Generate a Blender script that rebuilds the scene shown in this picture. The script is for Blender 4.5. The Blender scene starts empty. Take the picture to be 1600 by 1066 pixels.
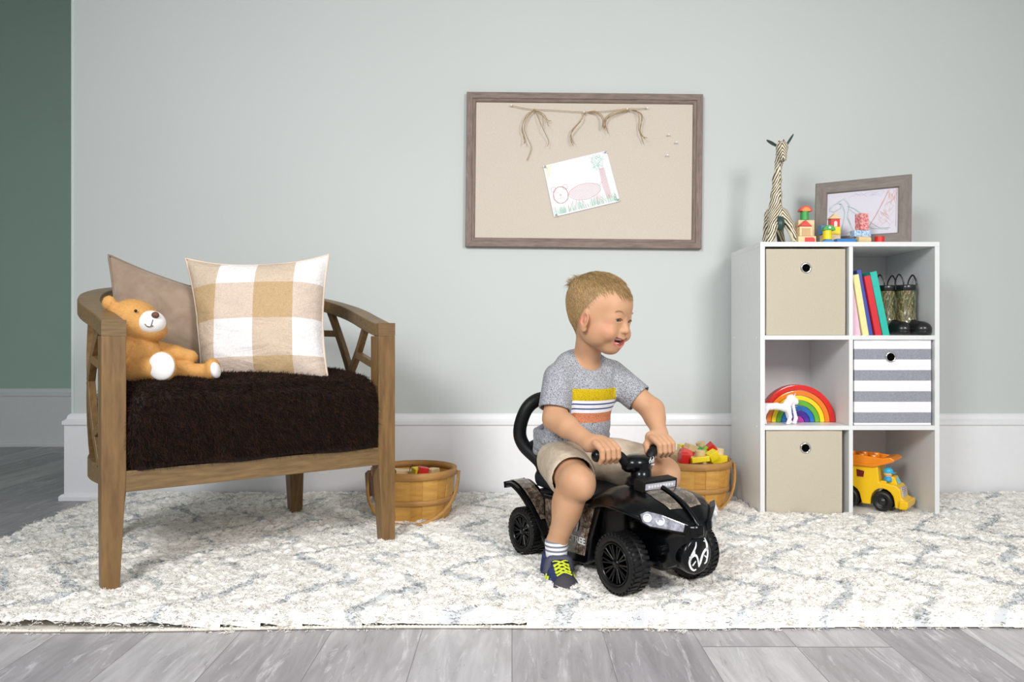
import bpy, math, random
import numpy as np
from mathutils import Vector, Matrix, Euler
S = bpy.context.scene
C = S.collection
R = math.radians
PI = math.pi

# ------------------------------------------------------------ camera, light, exposure
EYE = 0.62
cam_d = bpy.data.cameras.new('camera'); cam = bpy.data.objects.new('camera', cam_d); C.objects.link(cam)
cam.location = (0, 0, EYE); cam.rotation_euler = (R(90), 0, 0)
cam_d.sensor_width = 36; cam_d.lens = 27; cam_d.shift_y = -6 / 1600
cam_d.clip_start = 0.05
S.camera = cam
S.view_settings.view_transform = 'Standard'; S.view_settings.look = 'None'
S.view_settings.gamma = 1; S.view_settings.use_curve_mapping = False
S.view_settings.exposure = 0.0
W = bpy.data.worlds.new('World'); S.world = W; W.use_nodes = True
W.node_tree.nodes['Background'].inputs[0].default_value = (0.97, 0.98, 1.0, 1)
W.node_tree.nodes['Background'].inputs[1].default_value = 0.62
def area(name, loc, target, size, power, col):
    d = bpy.data.lights.new(name, 'AREA'); d.shape = 'RECTANGLE'; d.size = size[0]; d.size_y = size[1]
    d.energy = power; d.color = col; d.spread = R(108)
    o = bpy.data.objects.new(name, d); C.objects.link(o); o.location = loc
    o.rotation_euler = (Vector(target) - Vector(loc)).to_track_quat('-Z', 'Y').to_euler()
area('softbox_right', (1.52, -0.35, 1.80), (0.35, 2.5, 0.35), (0.7, 0.7), 20, (1.0, 0.965, 0.93))
area('softbox_left', (-1.15, -0.5, 2.0), (0.15, 2.4, 0.3), (0.8, 0.8), 24, (0.97, 0.985, 1.0))

# ------------------------------------------------------------ node materials
def hexc(h):
    h = h.lstrip('#'); v = [int(h[i:i+2], 16) / 255 for i in (0, 2, 4)]
    return tuple([(c / 12.92 if c <= .04045 else ((c + .055) / 1.055) ** 2.4) for c in v] + [1])
class NT:
    def __init__(s, name, rough=.5, metal=0, spec=.5):
        s.m = bpy.data.materials.new(name); s.m.use_nodes = True
        s.t = s.m.node_tree; s.b = s.t.nodes['Principled BSDF']
        s.b.inputs['Roughness'].default_value = rough; s.b.inputs['Metallic'].default_value = metal
        s.b.inputs['Specular IOR Level'].default_value = spec
        s.tc = s.t.nodes.new('ShaderNodeTexCoord')
    def n(s, typ, **kw):
        nd = s.t.nodes.new(typ)
        for k, v in kw.items():
            if k in nd.inputs: 
                nd.inputs[k].default_value = v
            else: setattr(nd, k, v)
        return nd
    def l(s, a, b): s.t.links.new(a, b)
    def mapped(s, scale=(1, 1, 1), rot=(0, 0, 0), loc=(0, 0, 0), src='Object'):
        mp = s.n('ShaderNodeMapping'); s.l(s.tc.outputs[src], mp.inputs[0])
        mp.inputs['Scale'].default_value = scale; mp.inputs['Rotation'].default_value = rot; mp.inputs['Location'].default_value = loc
        return mp.outputs[0]
    def noise(s, vec, scale, detail=3, rough=.5, dist=0):
        nd = s.n('ShaderNodeTexNoise'); s.l(vec, nd.inputs['Vector'])
        nd.inputs['Scale'].default_value = scale; nd.inputs['Detail'].default_value = detail
        nd.inputs['Roughness'].default_value = rough; nd.inputs['Distortion'].default_value = dist
        return nd.outputs['Fac']
    def ramp(s, fac, stops, interp='LINEAR'):
        nd = s.n('ShaderNodeValToRGB'); cr = nd.color_ramp; cr.interpolation = interp
        while len(cr.elements) < len(stops): cr.elements.new(.5)
        for e, (p, c) in zip(cr.elements, stops): e.position = p; e.color = hexc(c) if isinstance(c, str) else c
        s.l(fac, nd.inputs[0]); return nd.outputs[0]
    def mix(s, fac, a, b, mode='MIX'):
        nd = s.n('ShaderNodeMix', data_type='RGBA', blend_type=mode)
        for src, i in ((fac, 0), (a, 6), (b, 7)):
            if hasattr(src, 'links'): s.l(src, nd.inputs[i])
            else: nd.inputs[i].default_value = hexc(src) if isinstance(src, str) else src
        return nd.outputs[2]
    def math(s, op, a, b=0.0, c=0.0):
        nd = s.n('ShaderNodeMath', operation=op)
        for src, i in ((a, 0), (b, 1), (c, 2)):
            if hasattr(src, 'links'): s.l(src, nd.inputs[i])
            else: nd.inputs[i].default_value = src
        return nd.outputs[0]
    def sep(s, vec):
        nd = s.n('ShaderNodeSeparateXYZ'); s.l(vec, nd.inputs[0]); return nd.outputs
    def col(s, c):
        if hasattr(c, 'links'): s.l(c, s.b.inputs['Base Color'])
        else: s.b.inputs['Base Color'].default_value = hexc(c) if isinstance(c, str) else c
    def bump(s, h, strength=.2, dist=.002):
        nd = s.n('ShaderNodeBump'); nd.inputs['Strength'].default_value = strength; nd.inputs['Distance'].default_value = dist
        s.l(h, nd.inputs['Height']); s.l(nd.outputs[0], s.b.inputs['Normal'])
_M = {}
def pm(name, c, rough=.5, metal=0, spec=.5, var=.06, vs=40, bump=0, bs=200, coat=0, sub=0, sheen=0):
    """plain surface: base colour with a little procedural variation"""
    if name in _M: return _M[name]
    t = NT(name, rough, metal, spec); v = t.mapped()
    c0 = hexc(c); lo = tuple([x * (1 - var) for x in c0[:3]] + [1]); hi = tuple([min(1, x * (1 + var)) for x in c0[:3]] + [1])
    t.col(t.ramp(t.noise(v, vs, 3), [(.3, lo), (.7, hi)]))
    if bump: t.bump(t.noise(v, bs, 3), bump)
    t.b.inputs['Coat Weight'].default_value = coat; t.b.inputs['Coat Roughness'].default_value = .05
    if sub:
        t.b.inputs['Subsurface Weight'].default_value = sub; t.b.inputs['Subsurface Radius'].default_value = (1, .35, .2); t.b.inputs['Subsurface Scale'].default_value = .006
    if sheen: t.b.inputs['Sheen Weight'].default_value = sheen
    _M[name] = t.m; return t.m
def wood(name, a, b, rough=.45, scale=(4, 4, 60), nscale=3, bump=.1, axis_src='Object'):
    if name in _M: return _M[name]
    t = NT(name, rough); v = t.mapped(scale, src=axis_src)
    f = t.noise(v, nscale, 6, .6, .3)
    t.col(t.ramp(f, [(.3, a), (.7, b)])); t.bump(f, bump, .001)
    _M[name] = t.m; return t.m

# ------------------------------------------------------------ mesh helpers
class MB:
    def __init__(s): s.v = []; s.f = []; s.sm = []; s.mi = []
    def add(s, vs, fs, smooth=False, mi=0, M=None):
        o = len(s.v)
        for p in vs:
            p = Vector(p)
            if M is not None: p = M @ p
            s.v.append(tuple(p))
        for f in fs: s.f.append(tuple(i + o for i in f)); s.sm.append(smooth); s.mi.append(mi)
        return s
    def box(s, c, sz, rot=(0, 0, 0), mi=0, M=None):
        h = [x / 2 for x in sz]; E = Matrix.Translation(c) @ Euler(rot).to_matrix().to_4x4()
        if M is not None: E = M @ E
        vs = [(x * h[0], y * h[1], z * h[2]) for x in (-1, 1) for y in (-1, 1) for z in (-1, 1)]
        return s.add(vs, [(0, 1, 3, 2), (4, 6, 7, 5), (0, 4, 5, 1), (2, 3, 7, 6), (0, 2, 6, 4), (1, 5, 7, 3)], False, mi, E)
    def bx(s, a, b, mi=0, M=None):
        return s.box([(p + q) / 2 for p, q in zip(a, b)], [abs(q - p) for p, q in zip(a, b)], mi=mi, M=M)
    def lathe(s, prof, n=32, M=None, mi=0, smooth=True, cap=True):
        vs = []; fs = []
        for r, z in prof:
            for i in range(n): a = 2 * PI * i / n; vs.append((r * math.cos(a), r * math.sin(a), z))
        for j in range(len(prof) - 1):
            for i in range(n):
                k = (i + 1) % n; fs.append((j*n+i, j*n+k, (j+1)*n+k, (j+1)*n+i))
        s.add(vs, fs, smooth, mi, M)
        if cap:
            if prof[0][0] > 1e-6: s.add(vs[:n], [tuple(range(n))[::-1]], False, mi, M)
            if prof[-1][0] > 1e-6: s.add(vs[-n:], [tuple(range(n))], False, mi, M)
        return s
    def cyl(s, a, b, r, r2=None, n=20, mi=0, M=None, bev=0):
        a = Vector(a); b = Vector(b); d = b - a; L = d.length; r2 = r if r2 is None else r2
        Q = Matrix.Translation(a) @ d.to_track_quat('Z', 'Y').to_matrix().to_4x4()
        if M is not None: Q = M @ Q
        if bev: return s.lathe([(r - bev, 0), (r, bev), (r2, L - bev), (r2 - bev, L)], n, Q, mi)
        return s.lathe([(r, 0), (r2, L)], n, Q, mi)
    def sph(s, c, r, n=20, m=12, M=None, mi=0, rot=(0, 0, 0)):
        rr = (r, r, r) if not hasattr(r, '__len__') else r
        prof = [(math.sin(PI * j / m), -math.cos(PI * j / m)) for j in range(m + 1)]
        Q = Matrix.Translation(c) @ Euler(rot).to_matrix().to_4x4() @ Matrix.Diagonal((*rr, 1))
        if M is not None: Q = M @ Q
        return s.lathe(prof, n, Q, mi, cap=False)
    def tube(s, pts, r, n=8, mi=0, M=None, closed=False, flat=None, cap=True, up=None):
        """sweep of a round (or flattened: flat=(w,h)) section"""
        P = [Vector(p) for p in pts]; m = len(P); rs = r if hasattr(r, '__len__') else [r] * m
        vs = []; fs = []; N = None
        for i in range(m):
            if closed: T = (P[(i+1) % m] - P[i-1])
            else: T = P[min(i+1, m-1)] - P[max(i-1, 0)]
            T.normalize()
            if up is not None: N = Vector(up) - T * Vector(up).dot(T); N.normalize()
            elif N is None:
                N = T.orthogonal().normalized()
            else:
                N = N - T * N.dot(T); N.normalize()
            B = T.cross(N)
            for k in range(n):
                a = 2 * PI * (k + .5) / n
                if flat:
                    ca, sa = math.cos(a), math.sin(a); q = max(abs(ca), abs(sa)) if n == 4 else 1
                    vs.append(P[i] + B * (ca / q * flat[0] / 2 * rs[i]) + N * (sa / q * flat[1] / 2 * rs[i]))
                else: vs.append(P[i] + N * (math.cos(a) * rs[i]) + B * (math.sin(a) * rs[i]))
        for i in range(m if closed else m - 1):
            j = (i + 1) % m
            for k in range(n):
                l = (k + 1) % n; fs.append((i*n+k, i*n+l, j*n+l, j*n+k))
        s.add(vs, fs, not (flat and n == 4), mi, M)
        if cap and not closed: s.add(vs, [tuple(range(n))[::-1], tuple((m-1)*n+k for k in range(n))], False, mi, M)
        return s
    def prism(s, poly, d0, d1, M=None, mi=0):
        """poly in XY extruded z d0..d1"""
        n = len(poly); vs = [(x, y, d0) for x, y in poly] + [(x, y, d1) for x, y in poly]
        fs = [tuple(range(n))[::-1], tuple(range(n, 2*n))] + [(i, (i+1) % n, n + (i+1) % n, n + i) for i in range(n)]
        return s.add(vs, fs, False, mi, M)
def spline(pts, n=6, closed=False):
    P = [Vector(p) for p in pts]; m = len(P); out = []
    rng = range(m if closed else m - 1)
    for i in rng:
        p1 = P[i]; p2 = P[(i+1) % m]
        p0 = P[i-1] if (closed or i > 0) else p1 * 2 - p2
        p3 = P[(i+2) % m] if (closed or i + 2 < m) else p2 * 2 - p1
        for k in range(n):
            t = k / n
            out.append(.5 * ((2*p1) + (p2-p0)*t + (2*p0-5*p1+4*p2-p3)*t*t + (3*p1-p0-3*p2+p3)*t**3))
    if not closed: out.append(P[-1])
    return out
def link(name, me, parent=None, mats=()):
    o = bpy.data.objects.new(name, me); C.objects.link(o)
    for m in mats: me.materials.append(m)
    if parent: o.parent = parent
    return o
def obj(name, mb, mats, parent=None, bev=0, seg=2, loc=None, rot=None, sub=0, solid=0):
    me = bpy.data.meshes.new(name); me.from_pydata(mb.v, [], mb.f); me.update()
    if not isinstance(mats, (list, tuple)): mats = [mats]
    o = link(name, me, parent, mats)
    me.polygons.foreach_set('use_smooth', mb.sm); me.polygons.foreach_set('material_index', mb.mi)
    if loc is not None: o.location = loc
    if rot is not None: o.rotation_euler = rot
    if solid:
        md = o.modifiers.new('solid', 'SOLIDIFY'); md.thickness = solid; md.offset = 0
    if bev:
        md = o.modifiers.new('bevel', 'BEVEL'); md.width = bev; md.segments = seg; md.limit_method = 'ANGLE'; md.angle_limit = R(35)
        md.harden_normals = False
    if sub:
        md = o.modifiers.new('sub', 'SUBSURF'); md.levels = sub; md.render_levels = sub
    return o
def npmesh(name, V, F, mats, parent=None, mi=None, smooth=True):
    """mesh from numpy verts (n,3) and quads (m,4) or tris (m,3)"""
    me = bpy.data.meshes.new(name); V = np.asarray(V, np.float32); F = np.asarray(F, np.int32); k = F.shape[1]
    me.vertices.add(len(V)); me.vertices.foreach_set('co', V.ravel())
    me.loops.add(F.size); me.loops.foreach_set('vertex_index', F.ravel())
    me.polygons.add(len(F)); me.polygons.foreach_set('loop_start', np.arange(0, F.size, k, dtype=np.int32))
    me.polygons.foreach_set('use_smooth', np.full(len(F), smooth))
    if not isinstance(mats, (list, tuple)): mats = [mats]
    for m in mats: me.materials.append(m)
    if mi is not None: me.polygons.foreach_set('material_index', np.asarray(mi, np.int32))
    me.update(calc_edges=True); me.validate()
    o = bpy.data.objects.new(name, me); C.objects.link(o)
    if parent: o.parent = parent
    return o
def tag(o, label=None, cat=None, group=None, kind=None):
    if label: o['label'] = label
    if cat: o['category'] = cat
    if group: o['group'] = group
    if kind: o['kind'] = kind
    return o
def thing(name, label, cat, loc=(0, 0, 0), rz=0, group=None):
    o = bpy.data.objects.new(name, None); C.objects.link(o); o.location = loc; o.rotation_euler = (0, 0, rz)
    o.empty_display_size = .05
    return tag(o, label, cat, group)
def rebase(o, p):
    """put the origin of a mesh object at p without moving it"""
    p = Vector(p); o.data.transform(Matrix.Translation(-p)); o.location = p; return o

# ------------------------------------------------------------ organic shapes: distance field -> mesh
def seg_sdf(P, a, b, ra, rb):
    a = np.array(a, np.float32); b = np.array(b, np.float32); ab = b - a; L2 = max(float(ab @ ab), 1e-12)
    t = np.clip(((P - a) @ ab) / L2, 0, 1)
    return np.linalg.norm(P - a - t[..., None] * ab, axis=-1) - (ra + (rb - ra) * t)
class SDF:
    def __init__(s, lo, hi, h):
        s.h = h; s.lo = np.array(lo, np.float32); s.n = np.ceil((np.array(hi) - np.array(lo)) / h).astype(int) + 1
        s.f = np.full(tuple(s.n), .05, np.float32)
    def _blk(s, lo, hi):
        i0 = np.clip(np.floor((np.array(lo) - s.lo) / s.h).astype(int), 0, s.n); i1 = np.clip(np.ceil((np.array(hi) - s.lo) / s.h).astype(int) + 1, 0, s.n)
        if (i1 <= i0).any(): return None, None
        ax = [s.lo[k] + s.h * np.arange(i0[k], i1[k], dtype=np.float32) for k in range(3)]
        return tuple(slice(a, b) for a, b in zip(i0, i1)), np.stack(np.meshgrid(*ax, indexing='ij'), -1)
    def _op(s, sl, d, k, op):
        a = s.f[sl]
        if op == '+':
            if k > 0:
                h = np.clip(.5 + .5 * (a - d) / k, 0, 1); s.f[sl] = a * (1 - h) + d * h - k * h * (1 - h)
            else: s.f[sl] = np.minimum(a, d)
        elif op == '-':
            if k > 0:
                h = np.clip(.5 - .5 * (a + d) / k, 0, 1); s.f[sl] = a * (1 - h) - d * h + k * h * (1 - h)
            else: s.f[sl] = np.maximum(a, -d)
        elif op == '&': s.f[sl] = np.maximum(a, d)
    def cap(s, a, b, ra, rb=None, k=.01, op='+'):
        rb = ra if rb is None else rb; m = max(ra, rb) + k + .012
        lo = np.minimum(a, b) - m; hi = np.maximum(a, b) + m; sl, P = s._blk(lo, hi)
        if sl: s._op(sl, seg_sdf(P, a, b, ra, rb), k, op)
        return s
    def chain(s, pts, rs, k=.01, op='+'):
        for i in range(len(pts) - 1): s.cap(pts[i], pts[i+1], rs[i], rs[i+1], k, op)
        return s
    def ell(s, c, r, k=.01, op='+', M=None):
        r = np.array(r if hasattr(r, '__len__') else (r,) * 3, np.float32); m = r.max() + k + .012
        c = np.array(c, np.float32); sl, P = s._blk(c - m, c + m)
        if not sl: return s
        q = P - c
        if M is not None: q = q @ np.array(M, np.float32)      # M: rotation, columns are local axes
        k0 = np.linalg.norm(q / r, axis=-1); k1 = np.linalg.norm(q / (r * r), axis=-1) + 1e-9
        s._op(sl, k0 * (k0 - 1) / k1, k, op); return s
    def box(s, c, half, rnd=.005, k=0, op='+', M=None):
        c = np.array(c, np.float32); half = np.array(half, np.float32); m = np.linalg.norm(half) + k + .012
        sl, P = s._blk(c - m, c + m)
        if not sl: return s
        q = P - c
        if M is not None: q = q @ np.array(M, np.float32)
        q = np.abs(q) - (half - rnd)
        d = np.linalg.norm(np.maximum(q, 0), axis=-1) + np.minimum(q.max(-1), 0) - rnd
        s._op(sl, d, k, op); return s
    def half(s, p, nrm, op='&'):
        """keep the side the normal points away from"""
        sl, P = s._blk(s.lo, s.lo + s.h * s.n); nrm = np.array(nrm, np.float32); nrm /= np.linalg.norm(nrm)
        s._op(sl, ((P - np.array(p, np.float32)) @ nrm), 0, op); return s
    def mesh(s, relax=1):
        f = s.f; neg = f < 0; nx, ny, nz = f.shape
        cs = np.zeros((nx-1, ny-1, nz-1), np.int8)
        for i in (0, 1):
            for j in (0, 1):
                for k in (0, 1): cs += neg[i:nx-1+i, j:ny-1+j, k:nz-1+k]
        act = (cs > 0) & (cs < 8); ids = np.full(act.shape, -1, np.int32); idx = np.argwhere(act); ids[act] = np.arange(len(idx))
        acc = np.zeros((len(idx), 3), np.float32); cnt = np.zeros(len(idx), np.float32)
        cor = [(i, j, k) for i in (0, 1) for j in (0, 1) for k in (0, 1)]
        for a in cor:
            for b in cor:
                if sum(b) - sum(a) == 1 and all(y >= x for x, y in zip(a, b)):
                    va = f[idx[:, 0]+a[0], idx[:, 1]+a[1], idx[:, 2]+a[2]]; vb = f[idx[:, 0]+b[0], idx[:, 1]+b[1], idx[:, 2]+b[2]]
                    m = (va < 0) != (vb < 0); t = np.where(m, va / np.where(m, va - vb, 1), 0)
                    p = np.array(a, np.float32) + t[:, None] * (np.array(b, np.float32) - np.array(a, np.float32))
                    acc += p * m[:, None]; cnt += m
        V = s.lo + s.h * (idx + acc / cnt[:, None])
        F = []
        for ax in range(3):
            o1, o2 = [(1, 2), (2, 0), (0, 1)][ax]
            sl0 = [slice(None)] * 3; sl1 = [slice(None)] * 3; sl0[ax] = slice(0, -1); sl1[ax] = slice(1, None)
            A = neg[tuple(sl0)]; B = neg[tuple(sl1)]; E = np.argwhere(A != B)
            ok = (E[:, o1] > 0) & (E[:, o2] > 0) & (E[:, o1] < f.shape[o1]-1) & (E[:, o2] < f.shape[o2]-1); E = E[ok]
            q = []
            for d1, d2 in ((0, 0), (1, 0), (1, 1), (0, 1)):
                e = E.copy(); e[:, o1] -= 1 - d1; e[:, o2] -= 1 - d2; q.append(ids[e[:, 0], e[:, 1], e[:, 2]])
            q = np.stack(q, 1); fl = ~A[E[:, 0], E[:, 1], E[:, 2]]; q[fl] = q[fl][:, ::-1]; F.append(q)
        F = np.concatenate(F); F = F[(F >= 0).all(1)]
        for _ in range(relax):
            acc = np.zeros_like(V); cnt = np.zeros(len(V), np.float32)
            for a, b in ((0, 1), (1, 2), (2, 3), (3, 0)):
                np.add.at(acc, F[:, a], V[F[:, b]]); np.add.at(acc, F[:, b], V[F[:, a]])
                np.add.at(cnt, F[:, a], 1); np.add.at(cnt, F[:, b], 1)
            V = V * .5 + .5 * acc / np.maximum(cnt, 1)[:, None]
        return V.astype(np.float32), F
    def obj(s, name, mats, parent=None, matf=None, relax=1, shift=(0, 0, 0)):
        V, F = s.mesh(relax); mi = matf(V[F].mean(1)) if matf else None
        return npmesh(name, V - np.array(shift, np.float32), F, mats, parent, mi)
def rotm(z=0, y=0, x=0): return np.array((Matrix.Rotation(R(z), 3, 'Z') @ Matrix.Rotation(R(y), 3, 'Y') @ Matrix.Rotation(R(x), 3, 'X')))
rs = np.random.RandomState(7)
def sample_surface(V, F, n, rng=rs):
    """n random points with normals on a quad mesh"""
    a, b, c, d = (V[F[:, i]] for i in range(4)); nn = np.cross(c - a, d - b); ar = np.linalg.norm(nn, axis=1) + 1e-12
    i = rng.choice(len(F), n, p=ar / ar.sum()); u = rng.rand(n, 1); v = rng.rand(n, 1)
    P = (a[i] * (1-u) + b[i] * u) * (1-v) + (d[i] * (1-u) + c[i] * u) * v
    return P, nn[i] / ar[i][:, None]
def strands(P, D, L, w, bend=None, segs=3, taper=.15, rng=rs, sides=3):
    """thin tapering tufts: roots P, directions D, lengths L, width w, optional bend vectors added along the length"""
    n = len(P); L = np.broadcast_to(L, (n,)).astype(np.float32); w = np.broadcast_to(w, (n,)).astype(np.float32)
    ref = rng.randn(n, 3); A = np.cross(D, ref); A /= np.linalg.norm(A, axis=1)[:, None] + 1e-9; B = np.cross(D, A)
    V = []
    for k in range(segs + 1):
        t = k / segs; Q = P + D * (L * t)[:, None]
        if bend is not None: Q = Q + bend * (L * t * t)[:, None]
        r = w * ((1 - t) * (1 - taper) + taper)
        for j in range(sides):
            an = 2 * PI * j / sides; V.append(Q + A * (r * math.cos(an))[:, None] + B * (r * math.sin(an))[:, None])
    V = np.stack(V, 1).reshape(-1, 3); m = (segs + 1) * sides; F = []
    for k in range(segs):
        for j in range(sides):
            l = (j + 1) % sides; F.append([k*sides+j, k*sides+l, (k+1)*sides+l, (k+1)*sides+j])
    F = np.array(F)[None] + (np.arange(n) * m)[:, None, None]
    return V, F.reshape(-1, 4)
def PX(px, py, d): return Vector(((px - 800) * d / 1200, d, EYE - (py - 527) * d / 1200))

# ------------------------------------------------------------ materials of the place
def wall_mat():
    t = NT('sage_wall_paint', .6, 0, .3); v = t.mapped()
    t.col(t.ramp(t.noise(v, 1.3, 2), [(.3, '#cacfcd'), (.7, '#cdd2d0')])); t.bump(t.noise(v, 260, 2), .06, .0006); return t.m
def floor_mat():
    t = NT('grey_plank_floor', .42, 0, .4); v = t.mapped()
    X, Y, Z = t.sep(v)
    pw = .19; row = t.math('FLOOR', t.math('DIVIDE', X, pw)); fr = t.math('FRACT', t.math('DIVIDE', X, pw))
    off = t.math('MULTIPLY', t.math('FRACT', t.math('MULTIPLY', t.math('SINE', t.math('MULTIPLY', row, 12.9898)), 43.7)), 1.3)
    yy = t.math('DIVIDE', t.math('ADD', Y, off), 1.25); col = t.math('FLOOR', yy); fy = t.math('FRACT', yy)
    cb = t.n('ShaderNodeCombineXYZ'); t.l(row, cb.inputs[0]); t.l(col, cb.inputs[1])
    wn = t.n('ShaderNodeTexWhiteNoise', noise_dimensions='3D'); t.l(cb.outputs[0], wn.inputs[0])
    rnd = wn.outputs['Value']
    gx = t.math('LESS_THAN', t.math('ABSOLUTE', t.math('SUBTRACT', fr, .5)), .4955); gy = t.math('LESS_THAN', t.math('ABSOLUTE', t.math('SUBTRACT', fy, .5)), .4985)
    gap = t.math('MULTIPLY', gx, gy)
    sh = t.n('ShaderNodeVectorMath', operation='ADD'); t.l(v, sh.inputs[0]); t.l(wn.outputs['Color'], sh.inputs[1])
    mp = t.n('ShaderNodeMapping'); t.l(sh.outputs[0], mp.inputs[0]); mp.inputs['Scale'].default_value = (9, 1.2, 1)
    g1 = t.noise(mp.outputs[0], 3, 7, .65, .6)
    base = t.ramp(g1, [(.28, '#a9a6a8'), (.5, '#c0bdbf'), (.72, '#d6d4d6')])
    tone = t.ramp(rnd, [(0, '#c6c3c6'), (1, '#ffffff')])
    c = t.mix(1.0, base, tone, 'MULTIPLY')
    mp2 = t.n('ShaderNodeMapping'); t.l(sh.outputs[0], mp2.inputs[0]); mp2.inputs['Scale'].default_value = (7, 1.1, 1); mp2.inputs['Rotation'].default_value = (0, 0, R(12))
    w = t.noise(mp2.outputs[0], 4.5, 9, .74, 1.0)
    c = t.mix(t.ramp(w, [(.55, (0, 0, 0, 1)), (.64, (.6, .6, .6, 1))]), c, '#dcdbde')
    d = t.noise(mp.outputs[0], 6, 8, .7, 1.2)
    c = t.mix(t.ramp(d, [(.60, (0, 0, 0, 1)), (.70, (.6, .6, .6, 1))]), c, '#6c6668')
    c = t.mix(gap, '#817d80', c); t.col(c); t.bump(t.math('ADD', gap, t.math('MULTIPLY', g1, .3)), .25, .002); return t.m
MW = wall_mat(); MF = floor_mat()
MT = pm('white_trim_paint', '#eeeef0', .35, spec=.4, var=.01)
MH = pm('hall_light_tinted_sage', '#b4cdc2', .6, spec=.3, var=.02, vs=2)  # back wall's sage again, with the hall's dim greenish light mixed into the colour

# ------------------------------------------------------------ the room
WY = 2.94; HY = 4.376; WX = -1.683
def struct(name, mb, m, bev=0):
    o = obj(name, mb, m, bev=bev); o['kind'] = 'structure'; return o
struct('floor', MB().bx((-3.6, -1.2, -.05), (3.2, HY + .2, 0)), MF)
struct('wall_back', MB().bx((WX, WY, 0), (3.2, WY + .14, 2.75)), MW)
struct('wall_hall', MB().bx((-3.6, HY, 0), (3.2, HY + .12, 2.75)), MH)
struct('wall_left', MB().bx((-3.72, .6, 0), (-3.6, HY + .12, 2.75)), MH)
struct('wall_right', MB().bx((3.0, 1.2, 0), (3.12, WY, 2.75)), MW)
struct('ceiling', MB().bx((-3.72, .9, 2.75), (3.2, HY + .12, 2.85)), pm('ceiling_paint', '#e6e6e4', .7, var=.01))
def baseboard(name, x0, x1, y, ret=False):
    prof = [(0, 0), (-.034, 0), (-.034, .014), (-.028, .022), (-.02, .024), (-.02, .282), (-.026, .288), (-.026, .300), (-.015, .308), (-.011, .322), (-.004, .328), (0, .328)]
    mb = MB(); xs = [x0, x1]; vs = []; n = len(prof)
    for x in xs:
        for (d, z) in prof: vs.append((x - (-d if (ret and x == x0) else 0), y + d, z))
    fs = [tuple(range(n)), tuple(range(n, 2*n))[::-1]] + [(i, (i+1) % n, n + (i+1) % n, n + i)[::-1] for i in range(n)]
    mb.add(vs, fs)
    if ret:   # short return along the end of the wall
        vs = [(x0 + d, yy, z) for yy in (None, y + .16) for (d, z) in prof]
        vs = [(x0 + d, (y + d) if k < n else y + .16, z) for k, (d, z) in enumerate(prof + prof)]
        mb.add(vs, [f[::-1] for f in fs])
    return struct(name, mb, MT)
baseboard('baseboard_back', WX, 3.2, WY, True)
baseboard('baseboard_hall', -3.6, 3.2, HY)
struct('trim_1', MB().bx((WX - .004, WY - .003, .32), (WX + .007, WY + .01, 2.75)), pm('corner_bead_highlight', '#cfdad6', .5, var=.01), bev=.002)  # corner bead; its highlight is put in as a lighter paint

# ------------------------------------------------------------ shag rug
rug = thing('shag_rug', 'thick ivory shag rug with broken grey zigzag lines, under the armchair and ride-on toy', 'rug', (.35, 2.25, 0))
RX0, RX1, RY0, RY1 = -1.5, 2.25, 1.625, 2.895
def edgey(x): return RY0 + .012 * math.sin(1.7 * x + .4) - .006 * math.sin(5.1 * x)
mb = MB(); n = 60; vs = []
for i in range(n + 1):
    x = RX0 + (RX1 - RX0) * i / n
    vs += [(x, edgey(x), .001), (x, edgey(x), .006), (x, RY1, .006), (x, RY1, .001)]
mb.add(vs, [(4*i+a, 4*i+b, 4*i+4+b, 4*i+4+a) for i in range(n) for a, b in ((0, 1), (1, 2), (2, 3), (3, 0))] + [(0, 3, 2, 1), (4*n, 4*n+1, 4*n+2, 4*n+3)])
mt = pm('rug_backing', '#eee8dd', .9, var=.1)
ob = obj('backing', mb, mt, rug); ob.location = (-.35, -2.25, 0)
mb = MB()   # serged binding along the front
xs = np.linspace(RX0, RX1, 900)
mb.tube([(x, edgey(x) - .001, .005 + .0010 * (i % 2)) for i, x in enumerate(xs)], [.0032 + .0008 * (i % 2) for i in range(900)], 6)
ob = obj('binding', mb, pm('rug_binding', '#efe6d8', .8, var=.15, vs=300), rug); ob.location = (-.35, -2.25, 0)
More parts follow.
